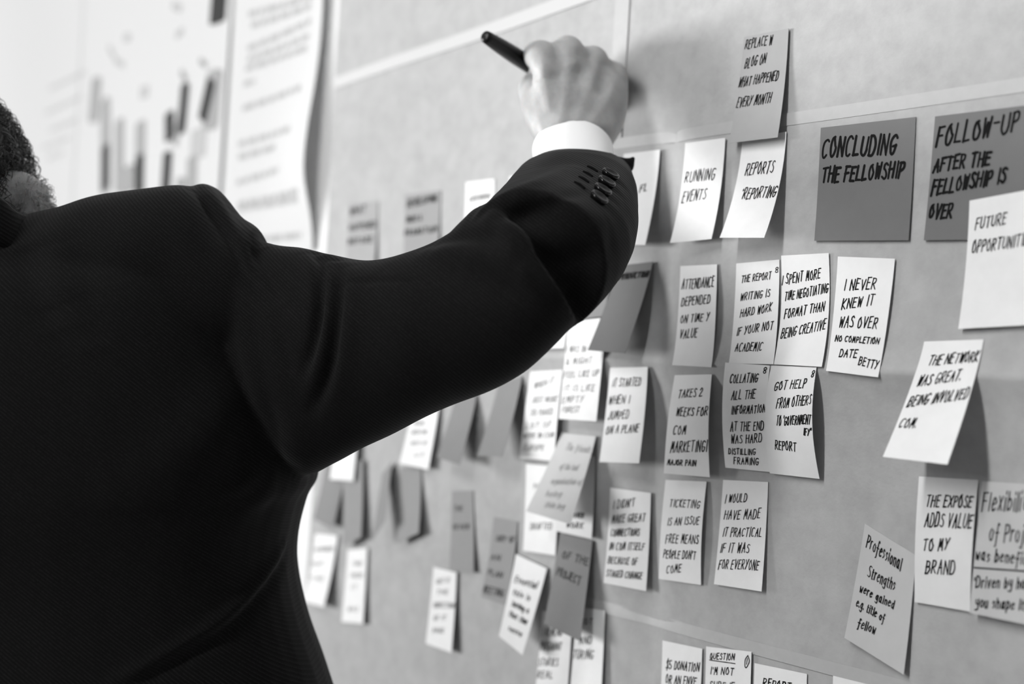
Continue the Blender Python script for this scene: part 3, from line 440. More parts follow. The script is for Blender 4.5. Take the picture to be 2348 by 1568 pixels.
 ('white sticky note with six blurred lines, lower part overlapping its left neighbour', 0.75, [[-0.81712, 1.48739, 0.02255], [-0.77131, 1.49116, 0.02231], [-0.77476, 1.40919, 0.02402], [-0.82199, 1.40817, 0.02318]], 1.7, 0, 0.15, 1, 0.16, 'white sticky notes on the brown paper', [('I WAS IN', 0.0214, 0.3198, 0.5351, 0.3219, 0.0703), ('& MIGHT', 0.0542, 0.4461, 0.7248, 0.4416, 0.0698), ('FEEL LIKE UP', 0.0302, 0.5807, 0.9247, 0.5625, 0.0694), ('IT IS LIKE', 0.0661, 0.7154, 0.8633, 0.7107, 0.0694), ('EMPTY', 0.0525, 0.8413, 0.6102, 0.8245, 0.0701), ('FOREST', 0.0794, 0.9396, 0.5218, 0.9214, 0.0659)]),
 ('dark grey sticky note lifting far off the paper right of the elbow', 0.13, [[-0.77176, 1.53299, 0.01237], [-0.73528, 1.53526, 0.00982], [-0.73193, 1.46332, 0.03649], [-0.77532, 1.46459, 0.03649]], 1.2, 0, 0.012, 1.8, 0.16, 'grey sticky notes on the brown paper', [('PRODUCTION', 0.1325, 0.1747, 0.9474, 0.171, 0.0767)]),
]

GROUPS = {}
for idx, (label, tone, C4, p, bulge, inkv, sw, slant, group, lines) in enumerate(NOTES):
    C4 = np.array(C4)
    def S(u, v, C4=C4, p=p, bulge=bulge):
        s = (1 - u) * (1 - v) * C4[0] + u * (1 - v) * C4[1] + u * v * C4[2] + (1 - u) * v * C4[3]
        ot = (1 - u) * C4[0, 2] + u * C4[1, 2]; ob = (1 - u) * C4[3, 2] + u * C4[2, 2]
        o = ot + (ob - ot) * max(v, 0) ** p + bulge * 1e-3 * math.sin(math.pi * v)
        return np.array((s[0], -o, s[1]))
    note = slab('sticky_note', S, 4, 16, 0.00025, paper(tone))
    tag(note, label, 'sticky note', group)
    if lines:
        wp = float(np.linalg.norm(S(0, 0) - S(1, 0))); lp = 0.076
        V, F = lettering(lines, S, wp, lp, sw * .62e-3, slant, 100 + idx)
        h = mesh('handwriting', V, F, ink(inkv), note, smooth=False)

# ------------------------------------------------------------------ posters on the white wall further left

def poster(x0, x1, z0, z1, label, edge=None, off=0.004, cat='poster'):
    def S(u, v):
        x = x0 + (x1 - x0) * u; z = z1 + (z0 - z1) * v
        o = off + 0.0015 * math.sin(x * 9 + z * 6)
        if edge: o += edge(u, z)
        return (x, -o, z)
    o = tag(slab('poster', S, 30, 60, 0.0004, M['poster']), label, cat, 'white paper sheets on the wall')
    return o, S
def bars_on(name, items, y, m, parent):
    """Flat printed shapes with rounded ends on a sheet, a hair in front of it."""
    V, F = [], []
    for a, b, w in items:
        a, b = np.array(a), np.array(b); d = b - a; L = np.linalg.norm(d); d = d / L; n = np.array((-d[1], d[0])) * w / 2
        base = len(V); N = 12
        for k in range(2):
            c, s = (a, -1) if k == 0 else (b, 1)
            for i in range(N + 1):
                t = math.pi * i / N; q = c + n * math.cos(t) * -s + d * s * min(w, L * .3) * .3 * math.sin(t); V.append((q[0], y(q[0], q[1]), q[1]))
        F.append(tuple(range(base, base + 2 * (N + 1))))
    return mesh(name, V, F, m, parent, smooth=False)
def squiggle(name, items, y, width, m, parent, seed):
    rng = random.Random(seed); V, F = [], []
    for a, b in items:
        a, b = np.array(a), np.array(b); L = np.linalg.norm(b - a); d = (b - a) / L; n = np.array((-d[1], d[0])); x = 0.0
        while x < L:
            word = min(rng.uniform(.012, .035), L - x); base = len(V); k = max(3, int(word / .0016)); ph = rng.uniform(0, 6)
            for i in range(k + 1):
                p = a + d * (x + word * i / k) + n * .0022 * math.sin(ph + i * 1.9)
                for s in (-1, 1): q = p + n * s * width / 2; V.append((q[0], y(q[0], q[1]), q[1]))
            for i in range(k): F.append((base + 2 * i, base + 2 * i + 1, base + 2 * i + 3, base + 2 * i + 2))
            x += word + .005
    return mesh(name, V, F, m, parent, smooth=False)
def billow(u, z):
    return (0.001 + 0.018 * math.exp(-((z - 1.66) / (.10 if z > 1.66 else .055)) ** 2) + .006 * math.exp(-((z - 1.95) / .2) ** 2)) * max(0, (u - .35) / .65) ** 2.2
sheet, Ssheet = poster(-1.5235, -1.2850, 1.565, 2.35, 'tall white printed sheet with grey text lines, its right edge billowing beside the brown paper', billow)
X0, X1 = -1.5235, -1.2850
def on_sheet(x, z):
    return -(0.004 + 0.0015 * math.sin(x * 9 + z * 6) + billow((x - X0) / (X1 - X0), z)) - 0.0004
for k, ln in enumerate([((-1.4842, 1.8638), (-1.3083, 1.8529)), ((-1.4751, 1.8482), (-1.3182, 1.8429)), ((-1.481, 1.8206), (-1.3162, 1.8256)), ((-1.4794, 1.8074), (-1.3183, 1.8086)), ((-1.4827, 1.796), (-1.3168, 1.7959)), ((-1.4851, 1.7774), (-1.4567, 1.7772)), ((-1.4836, 1.7469), (-1.3279, 1.7518)), ((-1.4888, 1.7032), (-1.3475, 1.7071)), ((-1.4867, 1.6868), (-1.3882, 1.69)), ((-1.4863, 1.6555), (-1.3762, 1.6622)), ((-1.4791, 1.628), (-1.3139, 1.6317)), ((-1.4784, 1.6226), (-1.317, 1.6236)), ((-1.466, 1.5818), (-1.3122, 1.5828))]): squiggle('text_line', [ln], on_sheet, .0060, M['print_grey'], sheet, 40 + k)
chart, _ = poster(-2.085, -1.5355, 1.50, 2.35, 'big white wall chart with blurred dark upright strokes behind the shoulder')
flat_y = lambda x, z: -(0.004 + 0.0015 * math.sin(x * 9 + z * 6)) - 0.0004
CH = [((-1.571, 1.91), (-1.5722, 1.8707), 0.0459, 'd'), ((-1.6638, 1.8161), (-1.6686, 1.8097), 0.0267, 'm'), ((-1.6584, 1.7977), (-1.6629, 1.7396), 0.0265, 'd'), ((-1.6057, 1.8249), (-1.6088, 1.8185), 0.0253, 'm'), ((-1.5787, 1.7925), (-1.5965, 1.7483), 0.0279, 'd'), ((-1.5696, 1.8025), (-1.5736, 1.7354), 0.0458, 'm'), ((-1.7059, 1.767), (-1.7008, 1.7318), 0.031, 'd'), ((-1.7037, 1.7111), (-1.7053, 1.6605), 0.031, 'd'), ((-1.6822, 1.7239), (-1.6661, 1.7623), 0.0201, 'm'), ((-2.0065, 1.8553), (-2.0116, 1.7947), 0.0445, 'm'), ((-1.9605, 1.8121), (-1.9415, 1.6841), 0.0382, 'm'), ((-1.9495, 1.7444), (-1.9433, 1.6843), 0.0338, 'd'), ((-1.8958, 1.7748), (-1.8842, 1.6798), 0.0364, 'm'), ((-1.8107, 1.7651), (-1.8067, 1.7178), 0.0377, 'm'), ((-1.8065, 1.7165), (-1.8022, 1.6675), 0.0338, 'd'), ((-1.8509, 1.706), (-1.8488, 1.6708), 0.0508, 'm'), ((-1.6221, 1.6977), (-1.6188, 1.6542), 0.0319, 'm'), ((-1.6536, 1.6743), (-1.6554, 1.6569), 0.0297, 'm'), ((-1.6066, 1.7334), (-1.6059, 1.699), 0.0473, 'f'), ((-1.6899, 1.8794), (-1.6885, 1.8697), 0.0238, 'f'), ((-1.9407, 1.8904), (-1.9451, 1.8845), 0.0422, 'f'), ((-1.8821, 1.9058), (-1.8839, 1.8957), 0.0282, 'f'), ((-1.9076, 1.8708), (-1.9099, 1.8633), 0.0411, 'f'), ((-1.7026, 1.9176), (-1.7057, 1.9086), 0.0345, 'f'), ((-1.8025, 1.8173), (-1.8033, 1.8018), 0.0301, 'f')]
for nm, k in (('dark_stroke', 'd'), ('grey_stroke', 'm'), ('faint_stroke', 'f')):
    for it in CH:
        if it[3] == k: bars_on(nm, [it[:3]], (lambda x, z, q={'d': .0004, 'm': .0002, 'f': 0}[k]: flat_y(x, z) - q), M[{'d': 'print_dark', 'm': 'print_mid', 'f': 'print_grey'}[k]], chart)
far, _ = poster(-2.62, -2.088, 1.46, 2.35, 'pale white sheet with faint lines behind the head, farthest to the left')
for k, ln in enumerate([((-2.2308, 1.8719), (-2.0601, 1.8766)), ((-2.2415, 1.8325), (-2.0734, 1.8388)), ((-2.2132, 1.7998), (-2.0874, 1.8035)), ((-2.2419, 1.7732), (-2.1135, 1.7782)), ((-2.2157, 1.7523), (-2.1408, 1.7561))]): squiggle('text_line', [ln], flat_y, .0035, M['print_faint'], far, 80 + k)


# ------------------------------------------------------------------ the man writing on the wall
PERSON = {'jacket':[[[[-0.8741,-0.2939,1.4715],[-0.0162,-0.0239,0.0953],[0.0476,-0.0366,-0.001]],[[-0.8658,-0.2913,1.4692],[-0.0164,-0.0242,0.0991],[0.0507,-0.039,-0.0011]],[[-0.8561,-0.2868,1.4649],[-0.0152,-0.0226,0.099],[0.0523,-0.0402,-0.0012]],[[-0.8399,-0.2818,1.4549],[-0.0133,-0.0199,0.0901],[0.0523,-0.0402,-0.0012]],[[-0.8313,-0.2771,1.4519],[-0.012,-0.018,0.0868],[0.0515,-0.0396,-0.0011]],[[-0.8265,-0.2758,1.4495],[-0.0114,-0.0173,0.0842],[0.0515,-0.0396,-0.0011]],[[-0.8221,-0.2748,1.4464],[-0.0119,-0.0177,0.0804],[0.0507,-0.039,-0.0011]],[[-0.8157,-0.2731,1.4464],[-0.0122,-0.0181,0.0791],[0.0507,-0.039,-0.0011]],[[-0.8042,-0.268,1.4477],[-0.0108,-0.0162,0.0749],[0.0499,-0.0384,-0.0011]],[[-0.7887,-0.261,1.4504],[-0.0091,-0.0139,0.0704],[0.0492,-0.0378,-0.0011]],[[-0.7704,-0.2521,1.4534],[-0.0075,-0.0116,0.0636],[0.0484,-0.0372,-0.0011]],[[-0.7472,-0.2417,1.4579],[-0.006,-0.0094,0.0569],[0.0476,-0.0366,-0.001]],[[-0.7125,-0.2281,1.4703],[-0.0054,-0.0085,0.0524],[0.0452,-0.0347,-0.001]],[[-0.6848,-0.2171,1.4823],[-0.007,-0.0106,0.0524],[0.0436,-0.0335,-0.001]],[[-0.6611,-0.2095,1.4955],[-0.0094,-0.0136,0.0502],[0.042,-0.0323,-0.0009]],[[-0.6437,-0.2069,1.5044],[-0.0124,-0.0174,0.0417],[0.0396,-0.0305,-0.0009]],[[-0.6298,-0.202,1.5099],[-0.0137,-0.0187,0.0304],[0.0333,-0.0256,-0.0007]]],[[[-0.6308,-0.2083,1.5128],[0.0374,0.0265,-0.0039],[-0.0139,0.0135,-0.0417]],[[-0.652,-0.1757,1.5304],[0.0389,0.0313,-0.0029],[-0.0129,0.0125,-0.038]],[[-0.6806,-0.1429,1.5511],[0.0352,0.0336,-0.0013],[-0.0121,0.0115,-0.0319]],[[-0.7122,-0.1109,1.5764],[0.0321,0.0308,-0.0013],[-0.0107,0.01,-0.0262]],[[-0.7332,-0.0863,1.5945],[0.0279,0.0246,-0.002],[-0.007,0.0065,-0.017]],[[-0.7355,-0.0828,1.5968],[0.0295,0.0217,-0.0037],[-0.0068,0.0063,-0.0166]],[[-0.7358,-0.0824,1.597],[0.0265,0.0195,-0.0034],[-0.0058,0.0054,-0.0143]],[[-0.7288,-0.0908,1.5909],[0.026,0.0191,-0.0033],[-0.0057,0.0053,-0.0139]],[[-0.7244,-0.0962,1.587],[0.0177,0.013,-0.0022],[-0.0041,0.0038,-0.01]]],[[[-0.9939,-0.435,1.5214],[0.1119,0.1453,0.0099],[0.0674,-0.0518,-0.0015]],[[-0.9944,-0.435,1.5027],[0.1202,0.1561,0.0106],[0.0832,-0.064,-0.0018]],[[-0.9906,-0.4374,1.4716],[0.1285,0.167,0.0114],[0.0991,-0.0762,-0.0022]],[[-0.9857,-0.4292,1.41],[0.1384,0.1798,0.0122],[0.1094,-0.0841,-0.0024]],[[-0.9823,-0.4232,1.353],[0.1437,0.1866,0.0127],[0.111,-0.0853,-0.0024]],[[-0.9846,-0.4256,1.3326],[0.141,0.1832,0.0125],[0.111,-0.0853,-0.0024]],[[-0.9846,-0.4248,1.3047],[0.1374,0.1785,0.0122],[0.1094,-0.0841,-0.0024]],[[-0.9838,-0.423,1.2769],[0.1377,0.1789,0.0122],[0.1094,-0.0841,-0.0024]],[[-0.9822,-0.4199,1.2429],[0.1417,0.1841,0.0125],[0.1134,-0.0871,-0.0025]],[[-0.9819,-0.4184,1.2033],[0.1504,0.1954,0.0133],[0.1189,-0.0914,-0.0026]],[[-0.9807,-0.4151,1.147],[0.1597,0.2075,0.0141],[0.1229,-0.0944,-0.0027]],[[-0.9812,-0.4139,1.0818],[0.1671,0.2171,0.0148],[0.1269,-0.0975,-0.0028]],[[-0.9792,-0.4083,0.9766],[0.1671,0.2171,0.0148],[0.1269,-0.0975,-0.0028]],[[-0.9786,-0.4052,0.896],[0.1662,0.2158,0.0147],[0.1253,-0.0963,-0.0028]]],[[[-1.1551,-0.6502,1.4275],[-0.0006,-0.0018,0.0332],[-0.0357,0.0274,0.0008]],[[-1.1417,-0.6328,1.4316],[-0.001,-0.0028,0.0518],[-0.0618,0.0475,0.0014]],[[-1.111,-0.5932,1.4433],[-0.0012,-0.0033,0.0609],[-0.0832,0.064,0.0018]],[[-1.0667,-0.536,1.4544],[-0.0013,-0.0036,0.068],[-0.0912,0.0701,0.002]],[[-1.0186,-0.4734,1.4605],[-0.0013,-0.0037,0.0699],[-0.0936,0.0719,0.0021]],[[-0.98,-0.4235,1.4674],[-0.0013,-0.0036,0.067],[-0.0888,0.0682,0.002]],[[-0.9608,-0.4019,1.4746],[-0.0012,-0.0034,0.0631],[-0.0832,0.064,0.0018]],[[-0.9509,-0.3925,1.4785],[-0.0012,-0.0034,0.0631],[-0.0793,0.0609,0.0017]],[[-0.94,-0.3817,1.4826],[-0.0012,-0.0034,0.0631],[-0.0753,0.0579,0.0017]],[[-0.9262,-0.3672,1.4887],[-0.0012,-0.0035,0.0651],[-0.0714,0.0548,0.0016]],[[-0.9091,-0.3483,1.4942],[-0.0013,-0.0035,0.066],[-0.0674,0.0518,0.0015]],[[-0.8938,-0.3319,1.4981],[-0.0012,-0.0035,0.0656],[-0.0634,0.0487,0.0014]],[[-0.8824,-0.3204,1.4992],[-0.0013,-0.0035,0.0657],[-0.0603,0.0463,0.0013]],[[-0.8714,-0.3126,1.4968],[-0.0012,-0.0034,0.0627],[-0.0571,0.0439,0.0013]],[[-0.8596,-0.3036,1.4897],[-0.001,-0.0028,0.0533],[-0.0539,0.0414,0.0012]],[[-0.8456,-0.295,1.4852],[-0.0009,-0.0025,0.0463],[-0.0476,0.0366,0.001]],[[-0.8288,-0.2845,1.4794],[-0.0007,-0.002,0.0365],[-0.0365,0.028,0.0008]]],[[[-1.1348,-0.6253,1.4784],[0.0153,0.0204,-0.0159],[0.0317,-0.0244,-0.0007]],[[-1.1413,-0.6332,1.462],[0.0332,0.0413,-0.0181],[0.0521,-0.0404,0.0036]],[[-1.1467,-0.6469,1.4074],[0.0389,0.0489,-0.0083],[0.0551,-0.0428,0.006]],[[-1.1433,-0.6563,1.3167],[0.0368,0.0474,0.0003],[0.0504,-0.0391,0.0046]],[[-1.1367,-0.6537,1.2399],[0.0341,0.0444,0.0022],[0.0459,-0.0349,-0.0059]],[[-1.1535,-0.6399,1.1411],[0.0296,0.0403,-0.0011],[0.0401,-0.0299,-0.014]],[[-1.1777,-0.6283,1.0685],[0.0265,0.0375,-0.0028],[0.0363,-0.0268,-0.0164]]],[[[-0.7226,-0.084,1.5984],[-0.0002,-0.0005,0.01],[0.0055,-0.0043,-0.0001]],[[-0.7179,-0.068,1.5975],[-0.0002,-0.0006,0.0115],[0.0055,-0.0043,-0.0001]],[[-0.7165,-0.0581,1.5994],[-0.0002,-0.0005,0.0095],[0.004,-0.003,-0.0001]],[[-0.7155,-0.0503,1.6062],[-0.0001,-0.0003,0.006],[0.003,-0.0023,-0.0001]]],[[[-0.6776,-0.2115,1.5012],[-0.0073,0.0359,-0.016],[-0.0197,0.0126,0.0373]],[[-0.6596,-0.2046,1.5084],[-0.0069,0.0342,-0.0252],[-0.0269,0.0185,0.0325]],[[-0.6455,-0.1931,1.5173],[0.0383,0.0159,-0.0187],[-0.0247,0.0212,-0.0325]],[[-0.6621,-0.1677,1.5344],[0.035,0.0298,-0.0024],[-0.0131,0.0125,-0.0357]],[[-0.6929,-0.1344,1.5552],[0.032,0.0302,-0.0008],[-0.0092,0.009,-0.0282]]]],'collar':[[[-0.9312,-0.4024,1.519],[-0.0041,-0.0057,0.0186],[0.0035,0.0043,0.0003]],[[-0.9031,-0.4315,1.5158],[-0.0057,-0.0037,0.0187],[0.0049,0.0024,0.0002]],[[-0.8904,-0.453,1.526],[-0.0062,-0.0023,0.0188],[0.0054,0.0012,0.0002]],[[-0.8935,-0.4805,1.5419],[-0.0064,-0.0007,0.0189],[0.0055,-0.0003,0.0001]],[[-0.9122,-0.5082,1.5475],[-0.0059,0.0013,0.019],[0.0051,-0.0021,-0.0]],[[-0.9481,-0.5318,1.5401],[-0.004,0.0038,0.0192],[0.0033,-0.0044,-0.0002]],[[-0.9989,-0.5483,1.5268],[0.0004,0.0049,0.0193],[-0.0007,-0.0055,-0.0003]],[[-1.0605,-0.546,1.515],[0.0039,0.0032,0.0193],[-0.0039,-0.0039,-0.0003]],[[-1.1177,-0.5215,1.5001],[0.0053,0.0011,0.0192],[-0.0052,-0.0019,-0.0002]],[[-1.137,-0.4644,1.4918],[0.0056,-0.0014,0.0191],[-0.0055,0.0003,-0.0001]],[[-1.0862,-0.4149,1.5019],[0.0048,-0.0041,0.0189],[-0.0047,0.0029,0.0001]],[[-1.0011,-0.3951,1.5213],[0.0005,-0.0069,0.0187],[-0.0008,0.0054,0.0003]]],'shirt_cuff':[[[-0.7154,-0.107,1.5821],[0.0184,0.0211,0.0006],[-0.0068,0.0063,-0.0166]],[[-0.7357,-0.0929,1.5999],[0.0196,0.0225,0.0006],[-0.008,0.0075,-0.0196]],[[-0.7487,-0.0839,1.6105],[0.0198,0.0228,0.0006],[-0.0087,0.0082,-0.0214]],[[-0.7511,-0.0821,1.6123],[0.0198,0.0227,0.0006],[-0.0087,0.0081,-0.0213]],[[-0.7514,-0.0818,1.6123],[0.0187,0.0215,0.0006],[-0.0081,0.0076,-0.0199]],[[-0.7406,-0.0895,1.6037],[0.0181,0.0207,0.0006],[-0.0075,0.007,-0.0183]],[[-0.7355,-0.0927,1.5999],[0.0098,0.0113,0.0003],[-0.0036,0.0033,-0.0087]]],'palm':[[[-0.7412,-0.0871,1.6033],[0.0088,0.0213,0.001],[-0.009,0.0043,-0.0132]],[[-0.7522,-0.0771,1.6141],[0.0096,0.024,0.0015],[-0.0128,0.0058,-0.0105]],[[-0.7525,-0.0769,1.6227],[0.0111,0.0284,0.0014],[-0.0175,0.0072,-0.0066]],[[-0.7578,-0.0718,1.6346],[0.012,0.0336,0.0015],[-0.0177,0.0067,-0.008]],[[-0.7633,-0.0672,1.6547],[0.0115,0.0371,0.0024],[-0.0175,0.0058,-0.0064]],[[-0.7685,-0.0637,1.6708],[0.0103,0.038,-0.0013],[-0.0144,0.0036,-0.0082]],[[-0.7763,-0.0578,1.6816],[0.0104,0.035,-0.0037],[-0.0115,0.0023,-0.0102]],[[-0.7829,-0.0536,1.6895],[0.0097,0.0309,-0.005],[-0.0091,0.0015,-0.0084]]],'chains':[[[[-0.7711,-0.0917,1.6712],0.0125],[[-0.7825,-0.0907,1.6857],0.0125],[[-0.8123,-0.0739,1.6948],0.0108],[[-0.8169,-0.0601,1.6911],0.0092],[[-0.8246,-0.037,1.6851],0.008]],[[[-0.7642,-0.0764,1.6769],0.0125],[[-0.7755,-0.0718,1.6922],0.0128],[[-0.8071,-0.0507,1.6991],0.0112],[[-0.82,-0.0411,1.6901],0.0095],[[-0.8206,-0.0317,1.6812],0.0082]],[[[-0.7615,-0.0565,1.6744],0.0122],[[-0.7698,-0.0511,1.6884],0.012],[[-0.7965,-0.0336,1.6922],0.0106],[[-0.8093,-0.0302,1.6813],0.009],[[-0.8123,-0.0305,1.6703],0.0078]],[[[-0.7595,-0.0371,1.6674],0.0112],[[-0.7644,-0.034,1.6788],0.011],[[-0.7828,-0.022,1.6846],0.0096],[[-0.7928,-0.0215,1.6721],0.0084],[[-0.7969,-0.0266,1.6619],0.0072]],[[[-0.7614,-0.086,1.6213],0.018],[[-0.7772,-0.0906,1.6396],0.015],[[-0.7942,-0.0853,1.6566],0.0132],[[-0.8151,-0.0736,1.671],0.0112],[[-0.8263,-0.052,1.6706],0.009]],[[[-0.7491,-0.0811,1.6103],0.019],[[-0.7262,-0.1,1.5902],0.018],[[-0.6857,-0.1447,1.5542],0.022],[[-0.6519,-0.1867,1.5209],0.022],[[-0.6726,-0.2082,1.5013],0.026],[[-0.7425,-0.2374,1.4651],0.032],[[-0.8383,-0.2718,1.4647],0.038],[[-0.8877,-0.3039,1.4876],0.04]],[[[-0.8877,-0.3039,1.4876],0.04],[[-0.9416,-0.3737,1.4765],0.055],[[-1.0091,-0.4614,1.4705],0.06],[[-1.0764,-0.5484,1.4519],0.055],[[-1.1435,-0.6351,1.427],0.04]],[[[-1.1435,-0.6351,1.427],0.04],[[-1.149,-0.6637,1.3162],0.04],[[-1.1596,-0.6483,1.1564],0.034],[[-1.1855,-0.6299,1.0566],0.024],[[-1.1892,-0.6259,1.0351],0.028]],[[[-1.0128,-0.4661,1.4639],0.08],[[-1.0156,-0.4681,1.4066],0.11],[[-1.0142,-0.4625,1.2801],0.115],[[-1.0114,-0.4549,1.1378],0.125],[[-1.0081,-0.4456,0.9639],0.12]],[[[-1.0249,-0.4662,1.4895],0.07],[[-1.0258,-0.488,1.4944],0.066],[[-1.0266,-0.5099,1.4992],0.064]],[[[-0.9713,-0.4309,1.5486],0.016],[[-0.9704,-0.4217,1.5553],0.016],[[-0.9659,-0.4124,1.5523],0.0145],[[-0.9653,-0.4114,1.5429],0.0145],[[-0.9642,-0.4096,1.5278],0.017]]],'head':{'c':[-1.0176,-0.4997,1.5589],'r':[0.9363,0.2943,-0.1916],'f':[-0.2838,0.9555,0.0806],'u':[0.2068,-0.0211,0.9782]},'ell':[[[-1.0168,-0.4998,1.5628],[0.0655,0.0206,-0.0134],[-0.0275,0.0927,0.0078],[0.0157,-0.0016,0.0743]],[[-1.0332,-0.4777,1.5166],[0.0581,0.0182,-0.0119],[-0.0199,0.0669,0.0056],[0.0155,-0.0016,0.0734]],[[-1.048,-0.4549,1.4794],[0.0412,0.013,-0.0084],[-0.0136,0.0459,0.0039],[0.0072,-0.0007,0.0342]],[[-1.0615,-0.4229,1.4625],[0.0206,0.0065,-0.0042],[-0.0051,0.0172,0.0015],[0.0033,-0.0003,0.0157]],[[-0.9868,-0.4324,1.5518],[0.0187,0.0059,-0.0038],[-0.0062,0.021,0.0018],[0.0035,-0.0004,0.0166]],[[-1.0805,-0.4618,1.5709],[0.0187,0.0059,-0.0038],[-0.0062,0.021,0.0018],[0.0035,-0.0004,0.0166]],[[-0.9965,-0.4421,1.5209],[0.0243,0.0077,-0.005],[-0.0079,0.0268,0.0023],[0.0054,-0.0005,0.0254]],[[-1.0789,-0.468,1.5378],[0.0243,0.0077,-0.005],[-0.0079,0.0268,0.0023],[0.0054,-0.0005,0.0254]],[[-1.0329,-0.424,1.6005],[0.0356,0.0112,-0.0073],[-0.0034,0.0115,0.001],[0.0021,-0.0002,0.0098]],[[-1.045,-0.4061,1.5687],[0.0094,0.0029,-0.0019],[-0.004,0.0134,0.0011],[0.0062,-0.0006,0.0293]],[[-1.0527,-0.3923,1.5523],[0.0122,0.0038,-0.0025],[-0.004,0.0134,0.0011],[0.0021,-0.0002,0.0098]],[[-1.0385,-0.4002,1.547],[0.0075,0.0024,-0.0015],[-0.0028,0.0096,0.0008],[0.0014,-0.0001,0.0068]],[[-1.061,-0.4073,1.5516],[0.0075,0.0024,-0.0015],[-0.0028,0.0096,0.0008],[0.0014,-0.0001,0.0068]],[[-1.0547,-0.4107,1.5145],[0.0225,0.0071,-0.0046],[-0.0034,0.0115,0.001],[0.0012,-0.0001,0.0059]],[[-1.0564,-0.4123,1.5035],[0.0197,0.0062,-0.004],[-0.0034,0.0115,0.001],[0.0014,-0.0001,0.0068]],[[-0.9474,-0.4891,1.532],[0.0066,0.0021,-0.0013],[-0.0048,0.0162,0.0014],[0.0064,-0.0007,0.0303]],[[-1.086,-0.5327,1.5604],[0.0066,0.0021,-0.0013],[-0.0048,0.0162,0.0014],[0.0064,-0.0007,0.0303]]],'jaw':[[[-0.9713,-0.4309,1.5486],0.016],[[-0.9704,-0.4217,1.5553],0.016],[[-0.9659,-0.4124,1.5523],0.0145],[[-0.9653,-0.4114,1.5429],0.0145],[[-0.9642,-0.4096,1.5278],0.017]],'eyes':[[-1.0075,-0.4113,1.577],[-1.0674,-0.4302,1.5893]],'legs':[[[[-0.9414,-0.3923,0.9344],0.088],[[-0.9476,-0.3845,0.72],0.082],[[-0.9538,-0.3766,0.5],0.06],[[-0.9414,-0.3923,0.3],0.054],[[-0.9289,-0.408,0.09],0.04]],[[[-1.0745,-0.498,0.9344],0.088],[[-1.0807,-0.4901,0.72],0.082],[[-1.087,-0.4823,0.5],0.06],[[-1.0745,-0.498,0.3],0.054],[[-1.0621,-0.5136,0.09],0.04]]],'fw':[-0.6217,0.7833,0.0],'rt':[0.7833,0.6217,0.0],'hip':[-1.0079,-0.4451,0.9544],'lhand':[-1.1892,-0.6259,1.0351],'pen':[[-0.8424,-0.0055,1.6792],[-0.8018,-0.1324,1.6971]]}

person = empty('person', (PERSON['hip'][0], PERSON['hip'][1], 0.0))
tag(person, 'man in black suit seen from behind, right arm raised to write on the wall', 'person')
bpy.context.view_layer.update()
def adopt(o, parent=person):
    o.parent = parent; o.matrix_parent_inverse = parent.matrix_world.inverted(); return o

TENDONS = [
 ([(-0.7577, -0.1035, 1.6411), (-0.7636, -0.102, 1.6584), (-0.7677, -0.1028, 1.6752)], 0.004, 0.001),
 ([(-0.7461, -0.0979, 1.6341), (-0.7518, -0.0913, 1.6554), (-0.7571, -0.0862, 1.6767)], 0.004, 0.0012),
 ([(-0.7392, -0.0889, 1.6331), (-0.7443, -0.0775, 1.6535), (-0.7511, -0.0665, 1.6744)], 0.004, 0.001),
 ([(-0.7345, -0.0801, 1.6307), (-0.7385, -0.0648, 1.6483), (-0.7438, -0.0525, 1.6659)], 0.004, 0.0008),
 ([(-0.7662, -0.0912, 1.6871), (-0.7606, -0.0947, 1.6757), (-0.7594, -0.0951, 1.6672)], 0.006, -0.0016),
 ([(-0.7557, -0.0751, 1.6868), (-0.7524, -0.0768, 1.6761), (-0.7509, -0.0783, 1.6674)], 0.006, -0.0022),
 ([(-0.7517, -0.055, 1.6816), (-0.7469, -0.0585, 1.6703), (-0.7429, -0.0631, 1.6607)], 0.006, -0.0022),
 ([(-0.7559, -0.1061, 1.6274), (-0.7425, -0.0965, 1.6294), (-0.735, -0.0816, 1.6289), (-0.7324, -0.0666, 1.6277)], 0.004, -0.0007),
 ([(-0.7742, -0.104, 1.6579), (-0.7637, -0.1052, 1.6448), (-0.7551, -0.105, 1.6324)], 0.005, -0.0012),
]
# body: one continuous skin
B = Builder()
for c in PERSON['chains']: B.chain(c)
B.loft(PERSON['palm'], n=28, sub=4, power=2.3)
for e in PERSON['ell']: B.ball(*e, n=12)
for l in PERSON['legs']: B.chain([(c, r * .8) for c, r in l])
fw, rt, hip = np.array(PERSON['fw']), np.array(PERSON['rt']), np.array(PERSON['hip'])
ankles = [np.array(l[-1][0]) for l in PERSON['legs']]
for a in ankles: B.chain([(a, .032), (a + fw * .05 - np.array((0, 0, .04)), .032), (a + fw * .15 - np.array((0, 0, .058)), .024)])
B.chain([(hip + np.array((0, 0, -.03)), .11), (hip + np.array((0, 0, .12)), .12)])
lh = np.array(PERSON['lhand']); dn = np.array((0, 0, -1.0))
B.chain([(lh, .026), (lh + dn * .045, .030), (lh + dn * .085, .028)])
for k, (ln, sd) in enumerate(((.070, -.024), (.078, -.008), (.072, .008), (.058, .024))):
    b0 = lh + dn * .085 + fw * sd
    B.chain([(b0, .0105), (b0 + dn * ln * .45 + rt * .006, .0098), (b0 + dn * ln * .8 + rt * .018, .0088), (b0 + dn * ln + rt * .028, .0078)])
B.chain([(lh + dn * .02 + fw * .02, .014), (lh + dn * .055 + fw * .045 + rt * .01, .0115), (lh + dn * .095 + fw * .05 + rt * .02, .0095)])
body = adopt(B.build('body', M['skin']))
fuse(body, 0.0021, 7)
H = PERSON['head']; HC, HR, HF, HU = [np.array(H[k]) for k in 'crfu']
co = coords(body.data); nb = normals(body.data)
